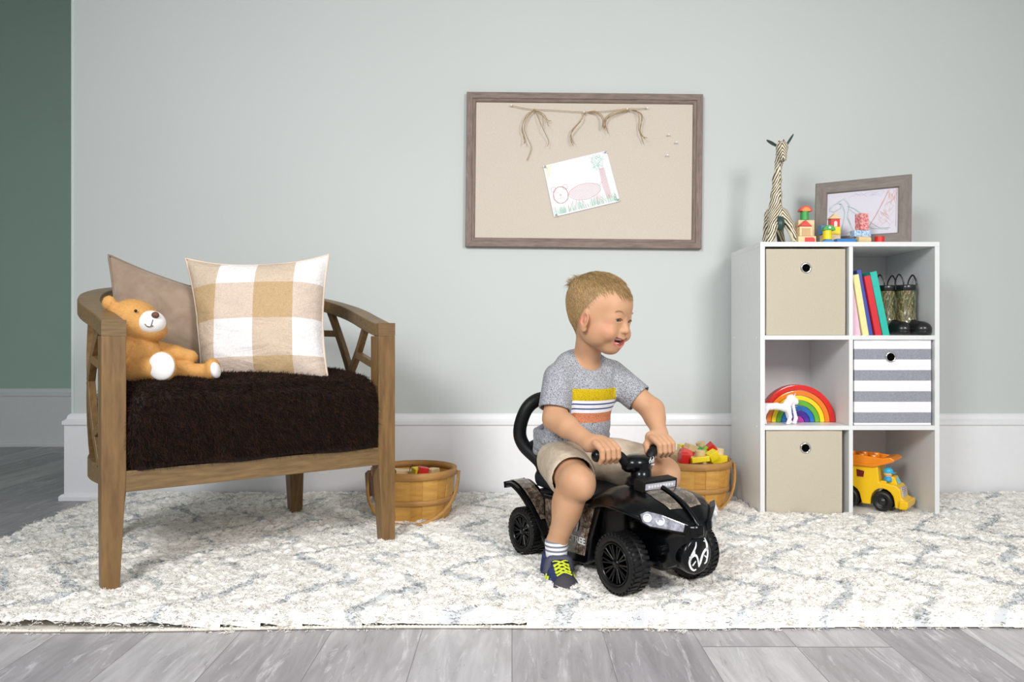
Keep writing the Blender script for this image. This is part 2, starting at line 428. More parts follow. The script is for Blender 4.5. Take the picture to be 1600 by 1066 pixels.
def make_pile():
    g = np.random.RandomState(3); sp = .0165
    xs = np.arange(RX0 + .005, RX1 - .005, sp); ys = np.arange(RY0 - .01, RY1, sp); X, Y = np.meshgrid(xs, ys); X = X.ravel(); Y = Y.ravel()
    X = X + g.uniform(-.6, .6, X.shape) * sp; Y = Y + g.uniform(-.6, .6, Y.shape) * sp
    def vn(x, y, s, seed):                                               # smooth value noise
        q = np.random.RandomState(seed).rand(64, 64); u = x / s + 500; v = y / s + 500; i = np.floor(u).astype(int); j = np.floor(v).astype(int); fu = u - i; fv = v - j
        fu = fu * fu * (3 - 2 * fu); fv = fv * fv * (3 - 2 * fv); i %= 64; j %= 64; a = (i + 1) % 64; b = (j + 1) % 64
        return (q[i, j] * (1-fu) + q[a, j] * fu) * (1-fv) + (q[i, b] * (1-fu) + q[a, b] * fu) * fv
    def inside(X, Y):
        k = Y > RY0 + .012 * np.sin(1.7 * X + .4) - .006 * np.sin(5.1 * X) - .003 - .006 * (X > .3)
        k &= X > RX0 + .014 * np.sin(9 * Y) + .01 * np.sin(23 * Y)
        k &= ~((X > .822) & (X < 1.425) & (Y > 2.556))                       # under the shelf unit
        for cx, cy, r in ((-.323, 2.55, .115), (.637, 2.74, .115)): k &= (X - cx) ** 2 + (Y - cy) ** 2 > r * r
        return k
    def hgt(X, Y):
        z = .016 + .010 * vn(X, Y, .05, 21) + .008 * vn(X, Y, .022, 22) + .007 * vn(X, Y, .011, 23) + .004 * vn(X, Y, .006, 24)
        e = np.clip((Y - (RY0 + .012 * np.sin(1.7 * X + .4) - .006 * np.sin(5.1 * X)) + .004) / .022, 0, 1); return .004 + z * np.sqrt(e)
    tri = lambda t: np.abs((t % 1.0) * 4 - 2) - 1                         # -1..1 zigzag
    def isline(X, Y):
        wob = (vn(X, Y, .09, 5) - .5) * .06 + (vn(X, Y, .02, 15) - .5) * .018
        ph = Y / .355 + .944 + (vn(X, Y, .5, 6) - .5) * np.where(X < .4, .55, .12)
        uu = (X + wob - .085 * tri(ph) - .115) / .2; dd = np.abs(uu - np.round(uu)) * .2
        return (dd < .0125 + .010 * (vn(X, Y, .12, 8) - .3)) & (vn(X, Y, .06, 9) > np.where(X < .4, .28, .16))
    keep = inside(X, Y); X = X[keep]; Y = Y[keep]; n = len(X); line = isline(X, Y)
    # tufts sit on a lumpy woolly ground
    K = 17; P = np.repeat(np.stack([X, Y], 1), K, 0); m = n * K
    P = P + g.uniform(-.009, .009, (m, 2)); c0 = np.repeat(line, K)
    Z = hgt(P[:, 0], P[:, 1]) - .003
    ax = (vn(P[:, 0], P[:, 1], .03, 11) - .5) * 2.2; ay = (vn(P[:, 0], P[:, 1], .03, 12) - .5) * 2.2
    fe = np.clip(1 - (P[:, 1] - RY0) / .02, 0, 1) * 1.6
    D = np.stack([ax * .5 + g.randn(m) * .45, ay * .5 + g.randn(m) * .45 - fe, np.ones(m)], 1); D /= np.linalg.norm(D, axis=1)[:, None]
    bend = np.stack([ax * .5 + g.randn(m) * .5, ay * .5 + g.randn(m) * .5, np.full(m, -.3)], 1)
    L = .0085 * g.uniform(.6, 1.3, m)
    V, F = strands(np.column_stack([P, Z]), D, L, .00125 * g.uniform(.7, 1.2, m), bend, 2, .5, g)
    c = np.where(c0 & (g.rand(m) < .82), 2 + (g.rand(m) < .5), np.where(g.rand(m) < .10, 1, 0)); c = np.where((~c0) & (g.rand(m) < .012), 4, c)
    c = np.where((~c0) & (g.rand(m) < .03), 3, c)
    mi = np.repeat(c, 6)
    h = .0038; gx = np.arange(RX0 + .004, RX1, h); gy = np.arange(RY0 - .012, RY1, h); GX, GY = np.meshgrid(gx, gy, indexing='ij')
    GZ = hgt(GX, GY); q = np.stack([GX, GY, GZ], -1).reshape(-1, 3); nx, ny = GX.shape
    i, j = np.meshgrid(np.arange(nx-1), np.arange(ny-1), indexing='ij'); a = (i * ny + j).ravel()
    QF = np.stack([a, a + ny, a + ny + 1, a + 1], 1); cen = q[QF].mean(1)
    ok = inside(cen[:, 0], cen[:, 1]); QF = QF[ok]; cen = cen[ok]
    ql = np.where(isline(cen[:, 0], cen[:, 1]), 3, 0)
    F = np.concatenate([F, QF + len(V)]); V = np.concatenate([V, q]); mi = np.concatenate([mi, ql])
    return V, F, mi
V, F, mi = make_pile()
ob = npmesh('pile', V - np.array([.35, 2.25, 0]), F, [pm('ivory_yarn', '#f8f5ef', .85, spec=.15, var=.02), pm('white_yarn', '#fdfcf8', .85, spec=.15, var=.02), pm('grey_yarn', '#a0a6ab', .9, spec=.1, var=.1),
    pm('pale_grey_yarn', '#cdd0d1', .9, spec=.1, var=.05), pm('tan_fleck_yarn', '#d8c5a8', .9, spec=.1)], rug, mi)
ob['kind'] = 'stuff'; ob['label'] = 'ivory shag pile with grey zigzag lines'

# ------------------------------------------------------------ armchair
M_OAK = wood('brown_oak', '#6a4f2f', '#8c6c43', .42, (14, 14, 1.6), 6, .12)
M_OAKH = wood('brown_oak_rail', '#675033', '#8a6f48', .42, (3, 14, 30), 5, .12)
chair = thing('armchair', 'curved-back wooden armchair with open lattice sides and brown oak legs', 'armchair', (-.663, 2.03, .006), R(36.2))
plan_pts = [(-.354, -.028), (-.3545, .03), (-.361, .11), (-.370, .20), (-.365, .29), (-.335, .40), (-.265, .495), (-.14, .565), (0, .588)]
plan_pts = plan_pts + [(-x, y) for x, y in plan_pts[-2::-1]]
PL = spline([(x, y, 0) for x, y in plan_pts], 8)
_d = [0]
for i in range(1, len(PL)): _d.append(_d[-1] + (PL[i] - PL[i-1]).length)
def plan(s, off=0):
    t = max(0, min(1, s)) * _d[-1]; i = max(1, next((k for k in range(len(_d)) if _d[k] >= t - 1e-9), len(_d) - 1))
    f = (t - _d[i-1]) / (_d[i] - _d[i-1]); p = PL[i-1].lerp(PL[i], f); T = (PL[i] - PL[i-1]).normalized()
    return p + Vector((-T.y, T.x, 0)) * off      # +off: outward
def railz(b): return .655 + .215 * max(b, 0)
mb = MB(); mb.tube([plan(k / 60) + Vector((0, 0, railz(plan(k / 60).y) - .019)) for k in range(61)], 1, 4, flat=(.053, .038), up=(0, 0, 1))
obj('top_rail', mb, M_OAKH, chair, bev=.003)
mb = MB(); mb.tube([plan(.012 + k / 60 * .976, -.012) + Vector((0, 0, .272)) for k in range(61)], 1, 4, flat=(.03, .05), up=(0, 0, 1))
mb.bx((-.33, -.026, .247), (.33, .004, .297))
obj('seat_frame', mb, M_OAKH, chair, bev=.002)
mb = MB().box((0, .26, .255), (.56, .5, .016)); obj('seat_support', mb, M_OAKH, chair)
for sx in (-1, 1):
    mb = MB(); vs = []
    for z, w, d, ox in ((0, .038, .036, 0), (.25, .051, .050, 0), (.30, .053, .052, 0), (.617, .053, .052, 0)):
        cx = sx * .354; vs += [(cx - sx * 0 - w/2 + sx * (.053 - w) / 2, -.028, z), (cx + w/2 + sx * (.053 - w) / 2, -.028, z), (cx + w/2 + sx * (.053 - w) / 2, -.028 + d, z), (cx - w/2 + sx * (.053 - w) / 2, -.028 + d, z)]
    mb.add(vs, [(3, 2, 1, 0), (12, 13, 14, 15)] + [(4*k+i, 4*k+(i+1) % 4, 4*k+4+(i+1) % 4, 4*k+4+i) for k in range(3) for i in range(4)])
    obj('leg', mb, M_OAK, chair, bev=.002)
    mb = MB(); vs = []
    for z, w, ox, oy in ((0, .036, .012, .02), (.26, .054, 0, 0)):
        cx = sx * (.265 + ox); cy = .475 + oy; vs += [(cx - w/2, cy - w/2, z), (cx + w/2, cy - w/2, z), (cx + w/2, cy + w/2, z), (cx - w/2, cy + w/2, z)]
    mb.add(vs, [(3, 2, 1, 0), (4, 5, 6, 7)] + [(i, (i+1) % 4, 4+(i+1) % 4, 4+i) for i in range(4)])
    obj('leg', mb, M_OAK, chair, bev=.002)
TOP = None
def lat(seq, sx):
    pts = []
    for (s0, z0), (s1, z1) in zip(seq, seq[1:]):
        for k in range(6):
            t = k / 6; s = s0 + (s1 - s0) * t; s = s if sx < 0 else 1 - s; p = plan(s, -.004)
            za = railz(plan(s0 if sx < 0 else 1 - s0).y) - .03 if z0 is None else z0; zb = railz(plan(s1 if sx < 0 else 1 - s1).y) - .03 if z1 is None else z1
            pts.append(p + Vector((0, 0, za + (zb - za) * t)))
    s = seq[-1][0]; s = s if sx < 0 else 1 - s; p = plan(s, -.004); pts.append(p + Vector((0, 0, (railz(p.y) - .03) if seq[-1][1] is None else seq[-1][1])))
    m = pts[len(pts) // 2]; mid = plan((seq[0][0] + seq[-1][0]) / 2 if sx < 0 else 1 - (seq[0][0] + seq[-1][0]) / 2, 1) - plan((seq[0][0] + seq[-1][0]) / 2 if sx < 0 else 1 - (seq[0][0] + seq[-1][0]) / 2, 0)
    return MB().tube(pts, 1, 4, flat=(.021, .018), up=mid)
for sx in (-1, 1):
    for seq in ([(.235, TOP), (.165, .50)], [(.165, .50), (.09, .295)], [(.085, TOP), (.165, .50)], [(.165, .50), (.235, .295)], [(.02, .525), (.135, .56)],
                [(.02, .44), (.115, .37)], [(.215, .625), (.33, .63)], [(.33, TOP), (.33, .295)], [(.33, .45), (.42, TOP)], [(.40, .295), (.5, .60)]):
        obj('lattice_bar', lat(seq, sx), M_OAK, chair, bev=.0015)
def cushion_outline(off, fr):
    pts = []
    for k in range(2, 59): pts.append(plan(k / 60, -.035 - off) )
    pts = [Vector((p.x, max(p.y, fr + .03), 0)) if p.y < fr + .03 else p for p in pts]
    A = pts[0]; B = pts[-1]; hw = .318 - off
    fl = [Vector((-hw, fr + .03, 0)), Vector((-hw + .006, fr + .01, 0)), Vector((-hw + .022, fr, 0))]
    fm = [Vector((-hw + .022 + (2 * hw - .044) * k / 26, fr, 0)) for k in range(1, 26)]
    frr = [Vector((-p.x, p.y, 0)) for p in fl[::-1]]
    body = [p for p in pts if p.y > .03]
    return fl + fm + frr + body[::-1]
def cushion(name, mats, parent, layers, noise=0):
    g = random.Random(4); vs = []; rings = []
    for off, z, fr in layers:
        o = cushion_outline(off, fr); rings.append(o)
    n = min(len(r) for r in rings)
    def resample(r):
        L = [0]; q = r + [r[0]]
        for i in range(1, len(q)): L.append(L[-1] + (q[i] - q[i-1]).length)
        out = []; j = 1
        for k in range(160):
            t = L[-1] * k / 160
            while L[j] < t: j += 1
            out.append(q[j-1].lerp(q[j], (t - L[j-1]) / max(L[j] - L[j-1], 1e-9)))
        return out
    V = []; 
    for (off, z, fr), r in zip(layers, rings):
        for k, p in enumerate(resample(r)):
            dz = noise * (math.sin(p.x * 23 + p.y * 9) + math.sin(p.y * 31 + 2 * z * 40) * .6); V.append((p.x, p.y + dz * .5, z + dz))
    m = 160; F = [(j*m+i, j*m+(i+1) % m, (j+1)*m+(i+1) % m, (j+1)*m+i) for j in range(len(layers)-1) for i in range(m)]
    top = len(layers) - 1; V.append((0, .25, layers[-1][1] + .002)); 
    F2 = [(top*m+i, top*m+(i+1) % m, len(V)-1, len(V)-1) for i in range(m)]
    return np.array(V, np.float32), np.array(F + F2)
# fur throw over the seat
FL = [(.0, .300, -.028), (-.008, .345, -.036), (-.008, .42, -.036), (-.002, .47, -.028), (.014, .497, -.008), (.045, .509, .03), (.09, .513, .08), (.15, .515, .14), (.2, .515, .19)]
Vf, Ff = cushion('x', None, None, FL, .0035)
throw = thing('seat_cushion', 'thick dark chocolate brown fur covered seat cushion filling the armchair seat', 'cushion', (-.663, 2.03, .30), R(36.2))
Vf = Vf - np.array([0, 0, .294], np.float32)
tri = Ff.copy()
def fur_obj(name, V, F, n, L, w, mats, parent, down=.6, g=None, pick=.3, segs=3, keep=None, sweep=(0, 0, 0)):
    g = g or np.random.RandomState(9); P, N = sample_surface(V, F, n, g)
    D = N + g.randn(n, 3) * .35 + np.array(sweep); D /= np.linalg.norm(D, axis=1)[:, None]
    bend = g.randn(n, 3) * .35 + np.array([0, 0, -down]) + np.array(sweep)
    if keep is not None: k = keep(P); P = P[k]; D = D[k]; bend = bend[k]
    m = len(P); SV, SF = strands(P - D * .002, D, L * g.uniform(.6, 1.2, m), w, bend, segs, .15, g)
    mi = np.repeat((g.rand(m) < pick).astype(int), segs * 3)
    return SV, SF, mi
SV, SF, smi = fur_obj('f', Vf, Ff, 110000, .0125, .001, None, None, .6, sweep=(.1, -.15, 0), keep=lambda p: p[:, 2] > .012)
M_F1 = pm('fur_dark', '#1e110b', .7, spec=.3, var=.3); M_F2 = pm('fur_brown', '#472819', .65, spec=.3, var=.2)
npmesh('fur_cover', np.concatenate([Vf, SV]), np.concatenate([Ff, SF + len(Vf)]), [M_F1, M_F2], throw, np.concatenate([np.zeros(len(Ff), int), smi]))

# ------------------------------------------------------------ pillows
def pillow_mesh(w, h, t, n=40, pinch=.10, seed=1, wr=.0):
    V = []; g = random.Random(seed)
    for s in (1, -1):
        for j in range(n + 1):
            for i in range(n + 1):
                u = i / n * 2 - 1; v = j / n * 2 - 1
                x = u * w / 2 * (1 - pinch * (1 - v * v) * abs(u) ** 2 * .8); y = v * h / 2 * (1 - pinch * (1 - u * u) * abs(v) ** 2 * .8)
                e = max(0, (1 - abs(u) ** 2.6)) ** .55 * max(0, (1 - abs(v) ** 2.6)) ** .55
                z = t / 2 * e + wr * e * (math.sin(u * 9 + v * 5) * math.sin(v * 7 - u * 2)) * (abs(u) + .2)
                V.append((x, y, s * z))
    m = (n + 1) ** 2; F = []
    for j in range(n):
        for i in range(n):
            a = j * (n + 1) + i; F.append((a, a + 1, a + n + 2, a + n + 1)); F.append((m + a, m + a + n + 1, m + a + n + 2, m + a + 1))
    ring = [(i, 0) for i in range(n)] + [(n, j) for j in range(n)] + [(i, n) for i in range(n, 0, -1)] + [(0, j) for j in range(n, 0, -1)]
    edge = [V[j * (n + 1) + i] for i, j in ring]
    return V, F, edge
def plaid():
    t = NT('buffalo_check_cotton', .85, 0, .2); v = t.mapped(); X, Y, Z = t.sep(v)
    def band(c, off): return t.math('LESS_THAN', t.math('FRACT', t.math('DIVIDE', t.math('ADD', c, off), .211)), .5)
    cx = band(X, -.012); cy = band(Y, .007)          # 1: tan thread
    c = t.mix(cy, t.mix(cx, '#f5f2f2', '#d6c3ae'), t.mix(cx, '#dccabb', '#c6aa82'))
    mp = t.mapped((1, 6, 1)); f = t.noise(mp, 120, 3); mp2 = t.mapped((6, 1, 1)); f2 = t.noise(mp2, 120, 3)
    c = t.mix(1.0, c, t.ramp(t.math('MULTIPLY', t.math('ADD', f, f2), .5), [(.35, '#e4e0dc'), (.6, '#ffffff')]), 'MULTIPLY')
    t.col(c); wr_ = t.noise(t.mapped((5, 12, 5), (0, 0, R(-35))), 1.6, 3, .5, 1.0); t.bump(t.math('ADD', wr_, t.math('MULTIPLY', f, .02)), .5, .02); return t.m
def velvet():
    t = NT('taupe_velvet', .75, 0, .2); v = t.mapped(); t.col(t.ramp(t.noise(v, 14, 3, .6, .5), [(.3, '#8f7b68'), (.7, '#ab9785')])); t.b.inputs['Sheen Weight'].default_value = .5; t.b.inputs['Sheen Roughness'].default_value = .4
    t.bump(t.noise(v, 500, 2), .1, .0005); return t.m
def pillow(name, label, w, h, t, mat, pipe, loc, rot, seed, wr, warp=None):
    V, F, e = pillow_mesh(w, h, t, seed=seed, wr=wr)
    if warp: V = [warp(*p) for p in V]; e = [warp(*p) for p in e]
    th = thing(name, label, 'pillow', loc); th.rotation_euler = rot
    mb = MB().add(V, F, True); obj('cover', mb, mat, th)
    mb = MB().tube(e, .0035, 6, closed=True); obj('piping', mb, pipe, th); return th
def pose(right, up):
    r = Vector(right).normalized(); u = Vector(up); u = (u - r * u.dot(r)).normalized(); n = r.cross(u)
    return Matrix((r, u, n)).transposed().to_euler()
pillow('plaid_pillow', 'square pillow in cream, tan and white buffalo check with piped edges', .41, .372, .16, plaid(), pm('cream_piping', '#d9c7b4', .8), (-.732, 2.19, .662), pose((1, .08, .035), (-.02, .24, 1)), 2, .006,
    lambda x, y, z: (x + (.062 * (.5 - y / .385) ** 1 * (x < 0) * min(1, -x / .2) if x < 0 else 0) + .01 * abs(x * y) * 100 * .05, y + .012 * (abs(x) / .2) ** 3 * (y > 0), z))
pillow('velvet_pillow', 'plain taupe velvet pillow leaning in the chair corner behind the teddy bear', .355, .32, .11, velvet(), pm('taupe_piping', '#8d7a68', .8), (-.962, 2.215, .632), pose((.78, .62, 0), (-.02, .12, 1)), 5, .003,
    lambda x, y, z: (x, y - .32 * x * (y / .32 + .5), z))

# ------------------------------------------------------------ teddy bear
bear = thing('teddy_bear', 'golden brown teddy bear with white muzzle and foot pads sitting on the chair', 'teddy bear', (-.918, 1.955, .512))
s = SDF((-.14, -.10, -.01), (.20, .12, .235), .0028)
s.ell((-.03, 0, .052), (.056, .052, .060), 0).ell((-.02, 0, .035), (.058, .052, .04), .01)
s.ell((-.040, 0, .143), (.060, .053, .053), .008).ell((-.052, 0, .165), (.045, .045, .037), .02)
s.ell((.004, -.006, .128), (.036, .034, .032), .008)
s.ell((-.092, -.030, .194), (.017, .010, .018), .012).ell((-.07, .045, .178), (.016, .009, .017), .008)
s.chain([(-.040, -.04, .085), (-.055, -.064, .065), (-.050, -.074, .048)], [.020, .021, .018], .008)
s.chain([(-.01, .04, .08), (.035, .05, .066), (.078, .05, .056)], [.020, .020, .018], .01)
s.chain([(-.02, -.03, .028), (.035, -.042, .034)], [.032, .028], .01).ell((.050, -.050, .036), (.037, .018, .038), .006)
s.chain([(-.01, .03, .022), (.07, .035, .018), (.13, .03, .020)], [.026, .022, .019], .01).ell((.145, .028, .026), (.018, .024, .028), .008)
V, F = s.mesh(1); SV, SF, smi = fur_obj('b', V, F, 60000, .0036, .00032, None, None, .15, pick=.5, segs=2, keep=lambda p: (np.hypot((p[:, 0] - .053) / .032, (p[:, 2] - .036) / .034) > 1) | (p[:, 1] > -.045))
MBR = [pm('bear_plush', '#d6a05a', .8, var=.08), pm('bear_plush_light', '#e6b878', .8, var=.08)]
npmesh('body', np.concatenate([V, SV]), np.concatenate([F, SF + len(V)]), MBR, bear, np.concatenate([np.zeros(len(F), int), smi]))
MWP = pm('white_plush', '#f4f1ee', .85, var=.03, bump=.2, bs=400)
Mz = Matrix.Translation((.010, -.012, .143))
obj('muzzle', MB().sph((.008, -.018, .144), (.035, .032, .031), 28, 18), MWP, bear)
obj('nose', MB().sph((.0285, -.0395, .163), (.0095, .008, .0085), 16, 10), pm('brown_felt', '#6a4433', .6), bear)
obj('mouth', MB().tube([(.0075, -.0510, .141), (.012, -.0510, .1355), (.019, -.0495, .1335), (.0265, -.0460, .1365)], .0009, 6).tube([(.0215, -.0490, .134), (.0260, -.0470, .152)], .0008, 6), pm('dark_thread', '#3a2a2a', .7), bear)
obj('eye', MB().sph((-.0165, -.0475, .1735), (.0038, .003, .0038), 12, 8), pm('black_bead', '#120c0a', .2), bear)
obj('foot_pad', MB().sph((.053, -.0600, .036), (.033, .0125, .0350), 28, 16), MWP, bear)
obj('foot_pad', MB().sph((.154, .022, .024), (.012, .020, .023), 20, 12, rot=(0, R(-12), 0)), MWP, bear)

# ------------------------------------------------------------ bushel baskets
M_SL = [wood('basket_slat', '#bb8538', '#d09c4a', .55, (5, 5, 20), 5, .1), wood('basket_slat_light', '#c28e42', '#d8a755', .55, (5, 5, 20), 4, .1)]
M_HP = wood('basket_hoop', '#ab7c40', '#bd8d50', .55, (8, 8, 30), 4, .1)
def basket(label, loc, rz, hang):
    t = thing('bushel_basket', label, 'basket', loc, rz, 'wooden slat baskets of building blocks')
    H = .176; n = 18; R0, R1 = .112, .136
    def rad(z): u = z / H; return R0 + (R1 - R0) * (u ** .6) 
    for k in range(n):
        a0 = 2 * PI * k / n; w = 2 * PI / n * .56; off = .002 * (k % 2)
        mb = MB(); vs = []; zz = [0, .015, .05, .09, .13, H]
        for z in zz:
            for q in range(5):
                a = a0 - w + 2 * w * q / 4; r = rad(z) - .004 * (z < .001) + off
                vs += [(r * math.cos(a), r * math.sin(a), z), ((r - .0022) * math.cos(a), (r - .0022) * math.sin(a), z)]
        fs = []
        for j in range(5):
            for q in range(4):
                b = j * 10 + q * 2; fs += [(b, b + 2, b + 12, b + 10), (b + 1, b + 11, b + 13, b + 3)]
            fs += [(j*10, j*10+10, j*10+11, j*10+1), (j*10+8, j*10+9, j*10+19, j*10+18)]
        for q in range(4): fs += [(q*2, q*2+1, q*2+3, q*2+2), (50+q*2, 50+q*2+2, 50+q*2+3, 50+q*2+1)]
        mb.add(vs, fs); obj('slat', mb, M_SL[k % 2], t)
    def ring(z0, z1, r, th): return [(r, z0), (r + th, z0 + .001), (r + th, z1 - .001), (r, z1), (r - .0005, z1 - .001), (r - .0005, z0 + .001)]
    mb = MB().lathe(ring(H - .022, H + .002, rad(H) + .003, .0028) , 64, cap=False).lathe([(rad(H) - .0025, H - .02), (rad(H) - .0055, H - .02), (rad(H) - .0055, H + .001), (rad(H) - .002, H + .001)], 64, cap=False)
    obj('rim', mb, M_HP, t)
    mb = MB().lathe(ring(.072, .090, rad(.08) + .0035, .0025), 64, cap=False); obj('hoop', mb, M_HP, t)
    obj('bottom', MB().lathe([(0.001, .002), (R0 - .004, .002), (R0 - .004, .008), (0.001, .008)], 40), M_SL[0], t)
    # bail handle hanging down on the camera side
    pts = []; rr = rad(H) + .012
    for k in range(25):
        a = PI * k / 24; dx = math.cos(a) * rr; q = math.sin(a) ** .8 * .215
        ang = hang; pts.append((dx * (1 + .05 * math.sin(a)), -q * math.cos(ang), H - .012 - q * math.sin(ang)))
    obj('handle', MB().tube(pts, 1, 8, flat=(.012, .006)), M_HP, t)
    for sx in (-1, 1): obj('handle_pin', MB().cyl((sx * (rr - .01), 0, H - .012), (sx * (rr + .006), 0, H - .012), .0022), pm('steel', '#8a8a8a', .3, 1), t)
    return t
basket('wooden bushel basket behind the right front leg of the armchair', (-.325, 2.55, .012), R(0), R(42))
basket('wooden bushel basket heaped with coloured blocks behind the riding toddler', (.637, 2.735, .012), R(-10), R(50))
BC = {'red': pm('block_red', '#d8241f', .4, coat=.2), 'pink': pm('block_coral', '#e8625c', .4), 'yellow': pm('block_yellow', '#f2d81e', .4), 'green': pm('block_green', '#3fa14c', .4), 'blue': pm('block_blue', '#2f7fc4', .4),
      'natural': wood('block_maple', '#dcbf8c', '#ecd5a9', .5, (6, 6, 40), 3, .05), 'lime': pm('block_lime', '#8fc43a', .4), 'orange': pm('block_orange', '#ef8a1c', .4)}
def loose(px, py, d, sz, rot, col, label, group, kind='box'):
    p = PX(px, py, d); mb = MB()
    if kind == 'box': mb.box((0, 0, 0), sz)
    elif kind == 'cyl': mb.cyl((0, 0, -sz[2]/2), (0, 0, sz[2]/2), sz[0]/2, n=24)
    elif kind == 'tri': mb.prism([(-sz[0]/2, -sz[2]/2), (sz[0]/2, -sz[2]/2), (0, sz[2]/2)], -sz[1]/2, sz[1]/2, Matrix.Rotation(R(90), 4, 'X'))
    o = obj('toy_block', mb, BC[col], bev=.0016, loc=p, rot=[R(a) for a in rot]); return tag(o, label, 'toy block', group)
G = 'building blocks heaped in the basket'
for a in [(1069, 716, 2.66, (.034, .034, .034), (8, 5, 12), 'red', 'red cube block at the left front of the heaped basket', G),
    (1074, 707, 2.69, (.045, .02, .022), (0, 25, 10), 'pink', 'coral stick block tipped over the red cube in the basket', G),
    (1080, 700, 2.74, (.045, .03, .024), (10, 15, 30), 'natural', 'pale wood block lying behind the coral stick in the basket', G),
    (1094, 711, 2.67, (.036, .036, .032), (0, 0, 20), 'natural', 'pale wood half-round block at the middle of the heaped basket', G, 'cyl'),
    (1094, 718, 2.635, (.062, .02, .018), (0, -6, 4), 'yellow', 'long yellow block along the front rim of the basket', G),
    (1113, 712, 2.67, (.036, .03, .03), (10, -28, 15), 'yellow', 'tilted yellow cube block at the right front of the basket', G),
    (1093, 702, 2.74, (.04, .025, .022), (0, 0, 10), 'green', 'green triangular block in the middle of the basket', G, 'tri'),
    (1103, 706, 2.72, (.03, .025, .035), (0, 30, 0), 'lime', 'lime green block wedged beside the red cube in the basket', G),
    (1111, 700, 2.72, (.029, .029, .029), (25, 40, 20), 'red', 'red cube block standing on its corner atop the basket', G),
    (1123, 708, 2.72, (.034, .034, .034), (0, 12, 30), 'natural', 'pale wood block at the right rim of the basket', G, 'cyl'),
    (1067, 699, 2.78, (.034, .026, .02), (0, 5, 10), 'yellow', 'small yellow block at the back left of the basket', G),
    (1095, 695, 2.80, (.034, .034, .02), (0, -15, 10), 'natural', 'pale wood disc block at the back of the basket heap', G, 'cyl'),
    (1062, 706, 2.72, (.02, .02, .03), (20, 30, 10), 'natural', 'pale wood peg block near the boy\'s left hand', G),
    (1084, 722, 2.74, (.15, .13, .06), (0, 0, 20), 'natural', 'large pale wood block under the heap in the basket', G),
    (1110, 722, 2.74, (.06, .12, .06), (0, 0, 20), 'yellow', 'yellow block under the heap at the right of the basket', G)]: loose(*a)
G2 = 'building blocks in the left basket'
for a in [(661, 737, 2.52, (.032, .03, .03), (0, 10, 15), 'red', 'red block just showing inside the left basket', G2),
    (652, 738, 2.53, (.03, .03, .03), (10, 0, 35), 'yellow', 'yellow block beside the red block in the left basket', G2),
    (676, 739, 2.55, (.04, .03, .03), (0, 0, 60), 'natural', 'pale wood block at the right inside the left basket', G2),
    (630, 741, 2.58, (.06, .05, .03), (0, 6, 20), 'natural', 'pale wood block deep inside the left basket near the chair', G2)]: loose(*a)
for k in range(0):
    a = loose(648 + 18 * (k % 2) - 8, 768, 2.50 + .09 * (k // 2), (.085, .075, .085), (0, 0, 20 * k), ['natural', 'red', 'natural', 'yellow'][k], 'large block low inside the left basket, mostly hidden', G2)
o = obj('wire_twig', MB().tube([PX(640, 736, 2.53), PX(641, 731, 2.535), PX(645, 726, 2.54)], .0012, 6), pm('dark_thread', '#3a2a2a', .7)); tag(o, 'thin dark wire loop sticking up inside the left basket', 'wire')
# cloth hanging out of the left basket behind the chair leg
cl = MB(); vs = []
for i in range(9):
    for j in range(9):
        u = i / 8; v = j / 8; p = PX(588 - 18 * v * (1 - .3 * u) , 738 + 40 * u, 2.56); vs.append((p.x, p.y + .012 * math.sin(v * 9 + u * 3) * v, p.z - .006 * math.sin(v * 7)))
cl.add(vs, [(i*9+j, i*9+j+1, i*9+j+10, i*9+j+9) for i in range(8) for j in range(8)], True)
tag(obj('cloth_scrap', cl, pm('dusty_pink_cloth', '#b79c98', .9, var=.15, vs=60), solid=.002), 'dusty pink cloth scrap hanging beside the left basket', 'cloth')

# ------------------------------------------------------------ pinboard
BD = 2.905; BS = BD / 1200
M_GW = wood('weathered_frame_wood', '#6e5d54', '#8f7e73', .6, (3, 20, 20), 6, .2); M_GWV = wood('weathered_frame_wood_upright', '#6e5d54', '#8f7e73', .6, (20, 20, 3), 6, .2)
board = thing('pinboard', 'large beige fabric pinboard in a weathered grey-brown wood frame on the wall', 'pinboard', PX(912, 268, 2.938)); board.rotation_euler = (0, R(.6), 0)
BW, BH, FW = .449, .294, .036
def frame_rail(L, fw, T, mat, name, parent, M, steps):
    """mitred rail along x, length L outer; steps: profile (inset, depth)"""
    vs = []; n = len(steps)
    for sx in (-1, 1):
        for ins, dep in steps: vs.append((sx * (L / 2 - ins), -dep, -ins))
    fs = [tuple(range(n)), tuple(range(n, 2*n))[::-1]] + [(i, (i+1) % n, n + (i+1) % n, n + i)[::-1] for i in range(n)]
    mb = MB().add(vs, fs, False, 0, M); return obj(name, mb, mat, parent)
prof = [(0, 0), (0, .020), (.002, .022), (.022, .020), (.024, .016), (.033, .013), (.036, .008), (.036, 0)]
def frame4(bw, bh, prof, mh, mv, parent):
    frame_rail(2*bw, 0, 0, mh, 'frame_rail', parent, Matrix.Translation((0, 0, bh)), prof)
    frame_rail(2*bw, 0, 0, mh, 'frame_rail', parent, Matrix.Translation((0, 0, -bh)) @ Matrix.Rotation(PI, 4, 'Y'), prof)
    frame_rail(2*bh, 0, 0, mv, 'frame_rail', parent, Matrix.Translation((bw, 0, 0)) @ Matrix.Rotation(PI/2, 4, 'Y'), prof)
    frame_rail(2*bh, 0, 0, mv, 'frame_rail', parent, Matrix.Translation((-bw, 0, 0)) @ Matrix.Rotation(-PI/2, 4, 'Y'), prof)
frame4(BW, BH, prof, M_GW, M_GWV, board)
t = NT('linen_board', .9, 0, .1); v = t.mapped(); t.col(t.ramp(t.noise(v, 300, 2), [(.3, '#cdc2b4'), (.7, '#d8cec1')])); t.bump(t.noise(v, 900, 2), .2, .0004)
